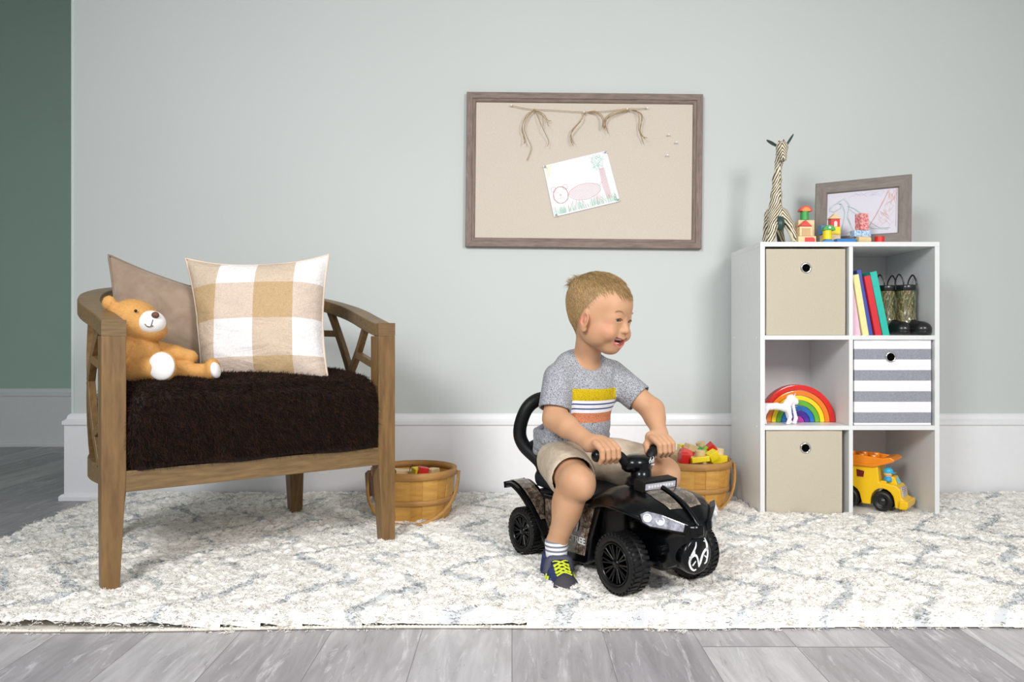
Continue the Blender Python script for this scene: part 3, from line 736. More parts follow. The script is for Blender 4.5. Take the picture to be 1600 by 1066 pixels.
obj('fabric_panel', MB().bx((-BW + .033, -.007, -BH + .033), (BW - .033, -.001, BH - .033)), t.m, board)
def bp(px, py, off=.004):                       # a point on the board's face
    p = PX(px, py, BD); return Vector((p.x, 2.931 - off, p.z))
M_PIN = pm('white_plastic_pin', '#f4f4f2', .3); M_STEEL = pm('steel', '#8a8a8a', .3, 1)
def pin(px, py, label, group, off=.0, mat=None):
    b = bp(px, py, off); t = thing('push_pin', label, 'push pin', b, 0, group); t.rotation_euler = (R(90), 0, 0)
    obj('head', MB().lathe([(.0012, .003), (.0036, .0035), (.0038, .0055), (.002, .007), (.0017, .013), (.003, .015), (.0032, .0165), (.0008, .017)], 16), mat or M_PIN, t)
    obj('needle', MB().cyl((0, 0, -.003), (0, 0, .004), .0005, n=8), M_STEEL, t)
for px, py, l in ((799, 163, 'white push pin at the left end of the twine'), (1012, 167, 'white push pin at the right end of the twine'), (913, 174, 'white push pin at the middle knot of the twine'), (981, 169, 'white push pin at the right knot of the twine'),
    (1046, 209, 'topmost of three loose white push pins at the board\'s right'), (1058, 221, 'rightmost of three loose white push pins at the board\'s right'), (1044, 241, 'lowest of three loose white push pins at the board\'s right')): pin(px, py, l, 'white push pins on the pinboard', .0)
MC = NT('clear_pin', .1); MC.b.inputs['Transmission Weight'].default_value = .8; MC.col('#eef2f4')
for px, py, l in ((852, 259, 'upper left'), (947, 236, 'upper right'), (967, 311, 'lower right'), (870, 335, 'lower left')): pin(px, py, 'clear push pin in the %s corner of the crayon drawing' % l, 'clear push pins holding the drawing', .0015, MC.m)
M_JUTE = pm('jute_twine', '#a88e62', .9, var=.2, vs=300)
gar = thing('twine_garland', 'jute twine strung along the top of the pinboard with three frayed tassels', 'garland', bp(905, 170, .012))
def strandline(pts, r, off=.012): return [bp(x, y, o if len(p) > 2 else off) - gar.location for p in pts for x, y, *oo in [p] for o in [oo[0] if oo else off]]
obj('string', MB().tube(spline(strandline([(799, 163), (818, 167), (835, 169), (860, 170), (890, 172), (913, 173), (945, 172), (981, 168), (1000, 168), (1012, 167)], 0, .011), 4), .0011, 6), M_JUTE, gar)
Z7 = lambda L: [(710 + x / 3.9475, 130 + y / 3.9475) for x, y in L]
tas = [('left', [[(495,160),(450,200),(420,260),(425,320),(435,370)], [(495,160),(455,205),(432,260),(445,320),(460,355),(475,400),(450,470)], [(495,160),(445,195),(415,280),(430,330),(430,375)],
        [(495,160),(530,190),(560,215),(580,270)], [(500,160),(550,190),(575,225),(598,228)], [(500,165),(520,220),(550,290),(580,350),(575,390)], [(498,165),(540,190),(548,262)]]),
       ('middle', [[(805,180),(780,230),(735,280),(720,320),(730,378)], [(805,180),(775,240),(730,285),(722,330),(738,375)], [(803,180),(785,225),(742,280),(715,325),(722,370)],
        [(820,172),(880,180),(910,215),(918,280)], [(820,172),(870,172),(915,205),(922,280)], [(820,172),(885,185),(912,225),(912,275)]]),
       ('right', [[(1075,160),(1000,180),(945,210),(925,280)], [(1075,162),(990,190),(940,220),(930,275)], [(1075,158),(985,175),(935,210),(920,270)], [(960,195),(930,240),(950,308)],
        [(1095,158),(1145,180),(1160,215),(1145,270),(1155,320),(1185,345)], [(1095,158),(1130,175),(1142,230),(1140,280),(1170,370)], [(1090,160),(1150,190),(1155,240),(1148,300),(1175,345)]])]
for nm, ls in tas:
    mb = MB(); g = random.Random(len(ls))
    for L in ls:
        pts = Z7(L); q = [(x, y, .012 + .010 * (i > 0) + g.uniform(-.003, .004) * i) for i, (x, y) in enumerate(pts)]
        mb.tube(spline(strandline(q, 0), 5), .0012, 5)
    mb.sph(bp(*Z7([ls[0][0]])[0], .013) - gar.location, (.005, .005, .005), 10, 8)
    obj('tassel', mb, M_JUTE, gar)
# drawing on the board
def paper_sheet(name, label, cat, corners, strokes, mat, colors, off, w0=.0007):
    """corners: four world points TL TR BR BL; strokes in unit square (u right, v down): (colour, width, polyline)"""
    TL, TR, BR, BL = corners; c = (TL + TR + BR + BL) / 4; nrm = (TR - TL).cross(BL - TL).normalized()
    if nrm.y > 0: nrm = -nrm
    th = thing(name, label, cat, c)
    vs = [p - c for p in (TL, TR, BR, BL)] + [p - c + nrm * .0008 for p in (TL, TR, BR, BL)]
    obj('paper', MB().add(vs, [(0, 1, 2, 3), (7, 6, 5, 4), (0, 4, 5, 1), (1, 5, 6, 2), (2, 6, 7, 3), (3, 7, 4, 0)]), mat, th)
    for ci, cm in colors.items():
        mb = MB()
        for (cc, w, pl) in strokes:
            if cc != ci: continue
            pts = [(TL * (1-u) + TR * u) * (1-v) + (BL * (1-u) + BR * u) * v - c + nrm * .0011 for u, v in pl]
            mb.tube(pts, w / .001, 4, flat=(.001, .0003), up=nrm)
        obj('crayon_line', mb, cm, th)
    return th
def ellip(cx, cy, rx, ry, n=18, a0=0, a1=2*PI, j=0, g=random.Random(1)): return [(cx + rx * math.cos(a0 + (a1-a0) * i / n) + g.uniform(-j, j), cy + ry * math.sin(a0 + (a1-a0) * i / n) + g.uniform(-j, j)) for i in range(n + 1)]
g = random.Random(12); st = []
for k in range(3): st.append(('r', .0011, ellip(.17, .62, .115 - .004 * k, .16, 20, j=.006, g=g)))
st += [('r', .001, ellip(.08, .49, .04, .05, 8, g=g)), ('r', .001, ellip(.26, .49, .04, .05, 8, g=g)), ('r', .0016, ellip(.165, .62, .012, .018, 8)), ('r', .0008, [(.12, .69), (.165, .67), (.21, .69)]), ('r', .0008, [(.12, .57), (.14, .56)]), ('r', .0008, [(.19, .57), (.21, .56)])]
st += [('r', .0012, ellip(.53, .66, .24, .15, 24, j=.008, g=g))]
x = .30
while x < .76:
    h = .14 * math.sqrt(max(0, 1 - ((x - .53) / .24) ** 2)); st.append(('r', .0007, [(x, .66 - h), (x + .02, .66 + h)])); x += .014
for x0, x1 in ((.33, .24), (.38, .33), (.42, .42), (.46, .50), (.64, .66), (.68, .74), (.72, .80), (.66, .70), (.70, .76)): st.append(('r', .001, [(x0, .78), (x1, .97 if x1 < .6 else .94)]))
st.append(('r', .001, [(.76, .62), (.80, .56), (.82, .57)]))
for k in range(8): x = .80 + .010 * k; st.append(('r', .001, [(x + .02, .30), (x + .008 + .002 * k, .60), (x + .03, .90)]))
for k in range(90): a = g.uniform(0, 2*PI); r = math.sqrt(g.random()); x = .81 + .10 * r * math.cos(a); y = .17 + .15 * r * math.sin(a); st.append(('g', .001, [(x, y), (x + g.uniform(-.04, .04), y + g.uniform(-.05, .05))]))
for k in range(130): x = g.uniform(.02, .98); y = .97; st.append(('g', .0009, [(x, y), (x + g.uniform(-.02, .02), y - g.uniform(.05, .17))]))
for k in range(14): st.append(('y', .0012, [(.02, .02 + .018 * k), (.14 - .006 * k, .02 + .016 * k)]))
CR = {'r': pm('crayon_red', '#cf9a98', .8, var=.15, vs=400), 'g': pm('crayon_green', '#a3d6bd', .8, var=.15, vs=400), 'y': pm('crayon_yellow', '#f0edb8', .8)}
M_PAPER = pm('white_paper', '#f1f0f4', .8, var=.01)
paper_sheet('crayon_drawing', 'child\'s crayon drawing of a red bear and a tree pinned crookedly to the board', 'drawing', [bp(849, 257, .002), bp(949, 233, .002), bp(970, 313, .004), bp(866, 338, .004)], st, M_PAPER, CR, 0)

# ------------------------------------------------------------ cube shelf
SX0, SX1, SY0, SY1, SZ1 = .8255, 1.4215, 2.553, 2.893, .937
TH = .0155
M_WL = pm('white_laminate', '#e4e6e6', .35, spec=.4, var=.01)
shelf = thing('cube_shelf', 'white six-cube storage shelf standing against the wall', 'shelf', (SX0, SY0, .008))
def rel(a): return (a[0] - SX0, a[1] - SY0, a[2] - .008)
def sbox(name, a, b, m=M_WL, bev=.0008): return obj(name, MB().bx(rel(a), rel(b)), m, shelf, bev=bev)
SXM = 1.1275; Z2, Z1 = .626, .3255       # shelf tops
sbox('side_panel', (SX0, SY0, .008), (SX0 + TH, SY1, SZ1 - TH)); sbox('side_panel', (SX1 - TH, SY0, .008), (SX1, SY1, SZ1 - TH))
sbox('top_panel', (SX0, SY0 - .0005, SZ1 - TH), (SX1, SY1, SZ1)); sbox('bottom_panel', (SX0 + TH, SY0, .008), (SX1 - TH, SY1, .026))
for z in (Z1, Z2): sbox('shelf_board', (SX0 + TH, SY0 + .0005, z - .0145), (SX1 - TH, SY1, z))
for a, b in ((.026, Z1 - .0145), (Z1, Z2 - .0145), (Z2, SZ1 - TH)): sbox('divider', (SXM - .0066, SY0 + .001, a), (SXM + .0066, SY1, b))
sbox('back_panel', (SX0 + TH, SY1 - .006, .026), (SX1 - TH, SY1 - .001, SZ1 - TH), pm('back_hardboard', '#e4dfe0', .5, var=.01))
for z in (.925, .618, .318):
    for y in (2.59, 2.85): obj('cover_cap', MB().cyl(rel((SX0 - .0012, y, z)), rel((SX0 + .001, y, z)), .004, n=14), pm('cap_white', '#f6f6f6', .3), shelf)
def cloth(name, c0, c1, sc=500):
    t = NT(name, .85, 0, .15); v = t.mapped(); t.col(t.ramp(t.noise(v, sc, 2), [(.3, c0), (.7, c1)])); t.bump(t.noise(v, 900, 2), .1, .0003); return t.m
M_BEI = cloth('beige_bin_fabric', '#bfb6a2', '#c8c0ae'); M_BEID = cloth('bin_inside', '#4a453c', '#554f45')
def striped():
    t = NT('striped_bin_fabric', .85, 0, .15); v = t.mapped(); X, Y, Z = t.sep(v)
    f = t.math('FRACT', t.math('DIVIDE', t.math('ADD', Z, -.0075 + .0705 * 0), .0705)); b = t.math('LESS_THAN', f, .5)
    mp = t.mapped((1, 1, 8)); n1 = t.noise(mp, 150, 3); mp2 = t.mapped((8, 8, 1)); n2 = t.noise(mp2, 150, 3)
    nn = t.math('MULTIPLY', t.math('ADD', n1, n2), .5)
    g1 = t.ramp(nn, [(.38, '#83868f'), (.6, '#a3a6ae')]); w1 = t.ramp(nn, [(.38, '#ece9ef'), (.6, '#f8f6fa')])
    t.col(t.mix(b, w1, g1)); return t.m
M_STR = striped(); M_CHR = pm('chrome', '#d8d8d8', .15, 1, var=0)
def bin_(label, x0, x1, z0, z1, y0, mat, gx, gz, lid=False, group='fabric storage bins in the cube shelf'):
    t = thing('storage_bin', label, 'storage bin', ((x0 + x1) / 2, y0, z0), 0, group); w = (x1 - x0) / 2; h = z1 - z0; D = .30
    n = 14; vs = []; mb = MB()       # slightly soft front face
    for j in range(n + 1):
        for i in range(n + 1):
            u = i / n * 2 - 1; v = j / n; puff = .0035 * (1 - u * u) * math.sin(PI * v) + .0012 * math.sin(7 * u + 4 * v)
            vs.append((u * w * (1 - .010 * (1 - v)), -puff, v * h))
    mb.add(vs, [(j*(n+1)+i, j*(n+1)+i+1, (j+1)*(n+1)+i+1, (j+1)*(n+1)+i) for j in range(n) for i in range(n)], True)
    mb.bx((-w, .003, 0), (-w + .004, D, h)); mb.bx((w - .004, .003, 0), (w, D, h)); mb.bx((-w, D - .004, 0), (w, D, h)); mb.bx((-w, .002, 0), (w, D, .004)); mb.bx((-w + .001, .0015, .004), (w - .001, .005, h - .0005))
    obj('body', mb, mat, t)
    obj('inner_block', MB().bx((-w + .005, .006, .005), (w - .005, D - .005, h - .012)), M_BEID, t)  # solid dark block filling the bin below its top edge
    gxl = gx - (x0 + x1) / 2; gzl = gz - z0; Mx = Matrix.Translation((gxl, -.0045, gzl)) @ Matrix.Rotation(R(90), 4, 'X')
    g_ = obj('grommet', MB().lathe([(.0125, -.001), (.0125, .002), (.0145, .0035), (.0172, .0025), (.0185, -.001)], 32, Mx, cap=False), M_CHR, t)
    obj('hole_shade_disc', MB().lathe([(.0005, .0008), (.0125, .0008)], 28, Mx, cap=False), pm('hole_shade_black', '#0a0a0a', .9, spec=0), t)  # flat black disc paints the dark of the grommet's opening
    return t
def pz(py, d): return EYE - (py - 527) * d / 1200
def px_(px, d): return (px - 800) * d / 1200
bin_('beige fabric bin with a metal grommet in the top left cube', px_(1197, 2.562), px_(1321, 2.562), Z2 + .001, pz(389, 2.562), 2.562, M_BEI, px_(1259, 2.56), pz(419, 2.56))
bin_('beige fabric bin with a metal grommet in the bottom left cube', px_(1197, 2.562), px_(1316, 2.562), .027, pz(672, 2.562), 2.562, M_BEI, px_(1258, 2.56), pz(700, 2.56))
bin_('grey and white striped fabric bin in the middle right cube', px_(1334.5, 2.562), px_(1455, 2.562), Z1 + .001, pz(531, 2.562), 2.562, M_STR, px_(1391, 2.56), pz(558, 2.56))

# ------------------------------------------------------------ books
def book(label, xb, lean, h, w, d, col, y0):
    """xb: right foot of the spine; leans to the left by lean degrees"""
    t = thing('book', label, 'book', (xb, y0, Z2 + .001), 0, 'hardcover books leaning in the top right cube'); t.rotation_euler = (0, R(-lean), 0)
    c = pm('cover_' + col[1:], col, .45, coat=.1)
    mb = MB().bx((-w, 0, 0), (-w + .0022, d, h)).bx((-.0022, 0, 0), (0, d, h)).bx((-w, -.0012, 0), (0, .0012, h)); obj('cover', mb, c, t, bev=.0008)
    obj('pages', MB().bx((-w + .0024, .003, .003), (-.0024, d - .004, h - .003)), pm('book_pages', '#efe9da', .8, var=.08, vs=200), t); return t
book('pale pink hardcover book leaning at the far left of the row', 1.174, 8.6, .218, .026, .17, '#e6c3d4', 2.585)
book('pale yellow hardcover book between the pink and blue books', 1.198, 9.6, .208, .0205, .16, '#e9e3a0', 2.578)
book('royal blue hardcover book between the yellow and red books', 1.2145, 10.6, .224, .0145, .175, '#3f52a8', 2.583)
book('bright red hardcover book between the blue and teal books', 1.2385, 11.0, .204, .021, .16, '#d3222e', 2.572)
book('teal hardcover book leaning next to the rubber boots', 1.2635, 11.6, .219, .0225, .175, '#22b9a6', 2.57)

# ------------------------------------------------------------ boots
def camo(name, cols, scale=18, rough=.25, coat=.5):
    if name in _M: return _M[name]
    t = NT(name, rough); v = t.mapped(); n1 = t.noise(v, scale, 6, .65, 2.2)
    c = t.ramp(n1, [(.32, cols[0]), (.44, cols[1]), (.52, cols[2]), (.60, cols[3]), (.68, cols[4])])
    tw = t.mapped((1, 1, .35), (R(20), R(30), 0)); n2 = t.noise(tw, scale * 2.2, 5, .7, 3.0)
    line = t.math('LESS_THAN', t.math('ABSOLUTE', t.math('SUBTRACT', n2, .5)), .022)
    c = t.mix(line, c, cols[5]); t.col(c); t.b.inputs['Coat Weight'].default_value = coat; t.b.inputs['Coat Roughness'].default_value = .1
    _M[name] = t.m; return t.m
M_CB = camo('boot_camo', ['#1c2417', '#3f5233', '#5f5236', '#463a26', '#2c2418', '#a8986a'], 13)
M_RB = pm('black_rubber', '#141416', .3, spec=.6, coat=.2)
def boot(label, loc, rz):
    t = thing('rubber_boot', label, 'boot', loc, rz, 'pair of camouflage rubber boots'); t.scale = (.94, .94, 1.0)
    def shape(e, k=.015):
        s = SDF((-.05, -.05, -.01), (.115, .05, .19), .0025)
        s.cap((-.004, 0, .168), (-.002, 0, .06), .034 + e, .029 + e, 0); s.cap((-.006, 0, .06), (.0, 0, .028), .030 + e, .030 + e, k)
        s.cap((0, 0, .028), (.058, 0, .020), .028 + e, .022 + e, k); s.ell((.060, 0, .020), (.031 + e, .029 + e, .021 + e), k)
        s.half((0, 0, .168), (0, 0, 1)); s.half((0, 0, .004), (0, 0, -1)); return s
    s = shape(0); s.cap((-.004, 0, .30), (-.002, 0, .05), .031, .026, 0, '-')
    s.obj('shaft', M_CB, t, relax=2)
    s = shape(.002); s.half((.030, 0, .052), (-.55, 0, 1.0)); s.half((.03, 0, .055), (-1, 0, .25)); s.obj('toe_cap', M_RB, t, relax=2)
    s = shape(.004); s.half((0, 0, .014), (0, 0, 1)); s.obj('sole', M_RB, t, relax=1)
    obj('top_band', MB().lathe([(.0345, .152), (.036, .153), (.036, .170), (.0345, .172), (.031, .171), (.031, .153)], 32, Matrix.Translation((-.004, 0, 0)), cap=False), M_RB, t)
    for sy in (-1, 1):
        pts = spline([(-.020, sy * .034, .155), (-.020, sy * .035, .185), (-.004, sy * .037, .208), (.012, sy * .035, .185), (.012, sy * .034, .155)], 6)
        obj('pull_handle', MB().tube(pts, 1, 8, flat=(.0055, .004), up=(0, sy, 0)), M_RB, t)
    return t
boot('camouflage rubber boot with black toe, next to the teal book', (1.301, 2.665, Z2 + .001), R(-60))
boot('camouflage rubber boot with black toe, by the shelf\'s right side', (1.357, 2.64, Z2 + .001), R(-64))

# ------------------------------------------------------------ rainbow arches, unicorn
RC = (px_(1243, 2.68), 2.672, Z1 + .0005); k = .00224
for nm, col, r1, r0 in (('red', '#d81f1a', 57.7, 49.6), ('orange', '#f0801a', 49.0, 41.6), ('yellow', '#f3d516', 41.0, 34.0), ('green', '#62b02f', 33.4, 26.2), ('blue', '#1d6db8', 25.6, 18.4), ('purple', '#432394', 17.8, 9.8), ('magenta', '#b531a0', 9.2, 0)):
    n = 40; poly = [(r1 * k * math.cos(PI * i / n), r1 * k * math.sin(PI * i / n)) for i in range(n + 1)] + ([(r0 * k * math.cos(PI * i / n), r0 * k * math.sin(PI * i / n)) for i in range(n, -1, -1)] if r0 else [])
    mb = MB(); m = len(poly); Mx = Matrix.Rotation(R(90), 4, 'X')
    if r0:
        for i in range(n):
            q = [poly[i], poly[i+1], poly[m-2-i], poly[m-1-i]]
            mb.add([(x, y, z) for z in (-.017, .017) for x, y in q], [(3, 2, 1, 0), (4, 5, 6, 7), (0, 1, 5, 4), (2, 3, 7, 6)] + ([(0, 4, 7, 3)] if i == 0 else []) + ([(1, 2, 6, 5)] if i == n-1 else []), False, 0, Mx)
    else: mb.prism(poly, -.017, .017, Mx)
    me = bpy.data.meshes.new('rainbow_arch'); import bmesh
    o = obj('rainbow_arch', mb, pm('gloss_' + nm, col, .2, coat=.6, var=.02), loc=RC)
    b = bmesh.new(); b.from_mesh(o.data); bmesh.ops.remove_doubles(b, verts=b.verts, dist=1e-5); b.to_mesh(o.data); b.free()
    md = o.modifiers.new('bevel', 'BEVEL'); md.width = .0022; md.segments = 3; md.limit_method = 'ANGLE'; md.angle_limit = R(40)
    tag(o, 'glossy %s arch of the nested rainbow stacking toy' % nm if r0 else 'small magenta half-disc at the centre of the rainbow toy', 'rainbow arch', 'nested rainbow arches')
uni = thing('toy_unicorn', 'small white toy unicorn standing in front of the rainbow arches', 'toy unicorn', (px_(1236, 2.60), 2.60, Z1 + .001), 0)
s = SDF((-.115, -.03, -.005), (.03, .03, .11), .0016)
s.chain([(-.088, 0, .058), (-.05, 0, .060), (-.018, 0, .054)], [.013, .011, .013], .006)
s.chain([(-.018, 0, .056), (-.004, 0, .075), (.004, 0, .088)], [.014, .0105, .009], .008); s.chain([(.004, 0, .086), (.014, 0, .078), (.017, 0, .073)], [.0085, .0095, .0085], .004)
for sy in (-.008, .008):
    s.chain([(-.012, sy, .05), (-.006, sy * 1.1, .025), (-.006 + sy, sy * 1.2, .0)], [.010, .006, .0075], .005)
    s.chain([(-.086, sy, .052), (-.096, sy * 1.1, .028), (-.092, sy * 1.2, .0)], [.010, .007, .0075], .005)
s.chain([(.003, 0, .084), (.016, 0, .02), (.012, 0, .004)], [.004, .0062, .007], .004)
s.chain([(-.02, 0, .07), (-.006, 0, .09), (.002, 0, .096)], [.006, .007, .004], .005)
for sy in (-.005, .005): s.cap((.004, sy, .094), (.003, sy * 1.2, .1), .003, .001, .002)
s.half((0, 0, 0), (0, 0, -1)); M_UNI = pm('white_vinyl', '#f4f2f5', .3, sub=.1, var=.01); s.obj('body', M_UNI, uni, relax=1)
obj('horn', MB().cyl((.0105, 0, .092), (.0155, 0, .105), .0022, .0004, 10), M_UNI, uni)
obj('tail', MB().tube(spline([(-.098, 0, .06), (-.108, 0, .05), (-.110, 0, .03), (-.105, 0, .012)], 4), [.005] * 4 + [.006] * 5 + [.004] * 4, 8), M_UNI, uni)

# ------------------------------------------------------------ dump truck with its driver
TRL = (1.268, 2.69, .0265); TRZ = R(-40)
TRS = Vector((.88, .88, .98)); TRL = (1.266, 2.678, .0265)
truck = thing('toy_dump_truck', 'yellow toy dump truck with orange bed parked in the bottom right cube', 'toy truck', TRL, TRZ); truck.scale = TRS
M_YP = pm('yellow_plastic', '#f6c60e', .3, coat=.3, var=.02); M_OP = pm('orange_plastic', '#f08a12', .3, coat=.3, var=.02); M_BP = pm('black_tyre_plastic', '#17171a', .4, var=.05)
def extr(poly, y0, y1, name, mat, par, bev=.004, seg=3):   # side profile in x,z extruded along y
    vs = [(x, y0, z) for x, z in poly] + [(x, y1, z) for x, z in poly]; n = len(poly)
    return obj(name, MB().add(vs, [tuple(range(n)), tuple(range(n, 2*n))[::-1]] + [(i, (i+1) % n, n + (i+1) % n, n + i)[::-1] for i in range(n)]), mat, par, bev=bev, seg=seg)
def arc(cx, cz, r, a0, a1, n=8): return [(cx + r * math.cos(R(a0 + (a1-a0) * i / n)), cz + r * math.sin(R(a0 + (a1-a0) * i / n))) for i in range(n + 1)]
prof = [(-.122, .155), (-.13, .05)] + arc(-.083, .036, .042, 175, 5) + [(-.035, .018), (-.003, .018)] + arc(.040, .036, .042, 175, 5) + [(.085, .015), (.118, .015), (.122, .045), (.108, .050), (.103, .078), (.09, .092), (.05, .098), (.028, .098), (.022, .158), (-.02, .158)]
extr(prof, -.052, .052, 'body', M_YP, truck, .005)
extr([(.028, .096), (.052, .096), (.05, .103), (.03, .103)], -.04, .04, 'dashboard', M_YP, truck, .002)
extr([(.054, .094), (.088, .090), (.076, .117), (.066, .120), (.058, .116)], -.022, .034, 'windshield_frame', M_YP, truck, .004)
w_ = MB().add([(.0885, -.014, .094), (.0885, .026, .094), (.0785, .023, .114), (.0785, -.011, .114)], [(0, 1, 2, 3)]); obj('windshield', w_, pm('sky_blue_plastic', '#7fd3e0', .3), truck, solid=.001)
gr = MB()
for k_ in range(5): gr.box((.1085, -.004, .056 + .0065 * k_), (.004, .05, .004), (0, R(-10), 0))
gr.box((.105, -.004, .069), (.004, .056, .036), (0, R(-10), 0)); obj('grille', gr, pm('silver_plastic', '#c9c3cc', .35, .3), truck, bev=.0008)
extr([(.098, .014), (.124, .012), (.132, .022), (.132, .044), (.10, .044)], -.060, .060, 'bumper', M_YP, truck, .006)
for sy in (-1, 1):
    for wx in (-.083, .040):
        Mx = Matrix.Translation((wx, sy * .046, .034)) @ Matrix.Rotation(R(90) * -sy, 4, 'X')
        wh = obj('wheel', MB().lathe([(.0335, -.012), (.0355, -.009), (.0355, .011), (.032, .016), (.022, .017), (.020, .013), (.0, .012)], 36, Mx), M_BP, truck)
        obj('hub_cap', MB().lathe([(.0, .0165), (.009, .0165), (.011, .013), (.016, .012)], 24, Mx, cap=False), pm('hub_black', '#222226', .25, coat=.4), wh)
    for wx in (-.10, -.042): obj('side_window', MB().add([(wx - .013, sy * .0532, .138), (wx + .016, sy * .0532, .133), (wx + .013, sy * .0532, .112), (wx - .011, sy * .0532, .112)], [(0, 1, 2, 3)]), pm('maroon_plastic', '#6a1013', .4), truck, solid=.0008)
bd = MB(); vs = []
outer = [(-.145, .170), (-.135, .132), (.020, .132), (.058, .150), (.085, .152), (.088, .168), (.07, .172)]
for (yy) in (-.062, .062): vs += [(x, yy, z) for x, z in outer]
extr([(-.138, .172), (-.125, .150), (.010, .150), (.040, .160), (.082, .174), (.086, .182), (.07, .190), (.045, .186), (.030, .172), (-.02, .170)], -.062, .062, 'dump_bed', M_OP, truck, .004)
for sy in (-1, 1): extr([(-.138, .172), (-.02, .158), (.032, .166), (.052, .184), (.02, .186), (-.05, .190), (-.12, .184)], sy * .058 - .005, sy * .058 + .005, 'bed_rail', M_OP, truck, .003)
for xx in (-.09, -.045, .0):
    obj('bed_stud', MB().cyl((xx, .018, .165), (xx, .018, .194), .013, n=20, bev=.002), M_OP, truck); obj('bed_stud', MB().cyl((xx, -.018, .165), (xx, -.018, .190), .013, n=20, bev=.002), M_OP, truck)
Tm = Matrix.Translation(TRL) @ Matrix.Rotation(TRZ, 4, 'Z') @ Matrix.Diagonal((*TRS, 1))
drv = thing('toy_driver', 'tiny toy driver with light blue cap sitting behind the truck\'s windshield', 'toy figure', Tm @ Vector((.052, -.016, .099)), TRZ)
M_CY = pm('cyan_plastic', '#2fb4dd', .3, coat=.3)
obj('torso', MB().lathe([(.0, 0), (.014, .001), (.015, .008), (.012, .017), (.006, .019)], 20), pm('blue_shirt_plastic', '#2f9ccf', .35), drv)
obj('collar', MB().lathe([(.008, .0175), (.0095, .019), (.006, .021)], 18), pm('white_vinyl', '#f4f2f5', .3), drv)
hd = obj('head', MB().lathe([(.0, .019), (.010, .020), (.0135, .025), (.0135, .033), (.010, .038)], 24), pm('toy_skin', '#f0c58c', .4), drv)
for sy in (-1, 1): obj('eye', MB().sph((.0128, sy * .005, .029), (.001, .0012, .0016), 8, 6), pm('black_bead', '#120c0a', .2), hd)
obj('cap', MB().lathe([(.0150, .031), (.0155, .037), (.0135, .044), (.007, .0485), (.0, .0495)], 24).box((.0145, 0, .033), (.016, .020, .003), (0, R(6), 0)), M_CY, drv)

# ------------------------------------------------------------ giraffe
def zebra():
    t = NT('carved_stripes', .35, 0, .5); v = t.mapped()
    X, Y, Z = t.sep(v); n = t.noise(v, 16, 3, .5, .4); n2 = t.noise(v, 5, 1)
    a = t.math('ADD', t.math('MULTIPLY', t.math('ABSOLUTE', t.math('SUBTRACT', X, .0)), 760), t.math('MULTIPLY', Z, 400)); a = t.math('ADD', a, t.math('MULTIPLY', n, 20)); a = t.math('ADD', a, t.math('MULTIPLY', Y, 300))
    sn = t.math('SINE', a); t.col(t.ramp(t.math('ADD', t.math('MULTIPLY', sn, .5), .5), [(.40, '#453a2c'), (.52, '#e9dfc4')])); t.bump(sn, .15, .0006); return t.m
GX = px_(1217, 2.66); gir = thing('giraffe_figurine', 'tall carved giraffe figurine with brown and cream stripes on the shelf top', 'giraffe figurine', (GX, 2.66, SZ1 + .0005), 0)
def gp(px, py, y=0): return ((px - 1217) * 2.66 / 1200, y, (378.5 - py) * 2.66 / 1200 + .013)
s = SDF((-.09, -.075, -.004), (.09, .075, .375), .0024)
s.chain([gp(1211, 330), gp(1213, 305), gp(1214, 282), gp(1217, 255), gp(1219, 242)], [.024, .017, .0135, .0115, .012], .012)
s.ell(gp(1213, 340, .01), (.030, .045, .034), .015)
for sx, fx, fy in ((-1, 1196, -.045), (1, 1238, -.045), (-1, 1203, .05), (1, 1230, .05)):
    s.chain([gp(1213 + sx * 8, 335, fy * .4), gp((1213 + fx) / 2 + sx * 2, 355, fy * .8), gp(fx, 384, fy)], [.017, .0145, .013], .010)
s.chain([gp(1220, 243), gp(1220, 232, -.012), gp(1219, 252, -.032)], [.016, .019, .011], .008)
for sx in (-1, 1): s.cap(gp(1221 + sx * 3, 226, 0), gp(1221 + sx * 4, 219, .002), .003, .0035, .003)
s.half((0, 0, 0), (0, 0, -1)); ZM = zebra(); s.obj('body', ZM, gir, relax=2)
M_GE = pm('dark_green_glaze', '#2f4b46', .35)
for tip, side in (((1199, 222), -1), ((1239, 213), 1)):
    b0 = Vector(gp(1221 + side * 7, 231, 0)); b1 = Vector(gp(*tip, 0)); m = (b0 + b1) / 2 + Vector((0, 0, .004)); d = b1 - b0
    q = d.to_track_quat('X', 'Y').to_euler(); obj('ear', MB().sph(m, (d.length / 2 + .004, .004, .012 if side < 0 else .010), 18, 10, rot=q), M_GE, gir)
obj('saddle_patch', MB().sph(gp(1213, 352, -.034), (.016, .018, .026), 20, 12, rot=(R(-10), 0, 0)), M_GE, gir)

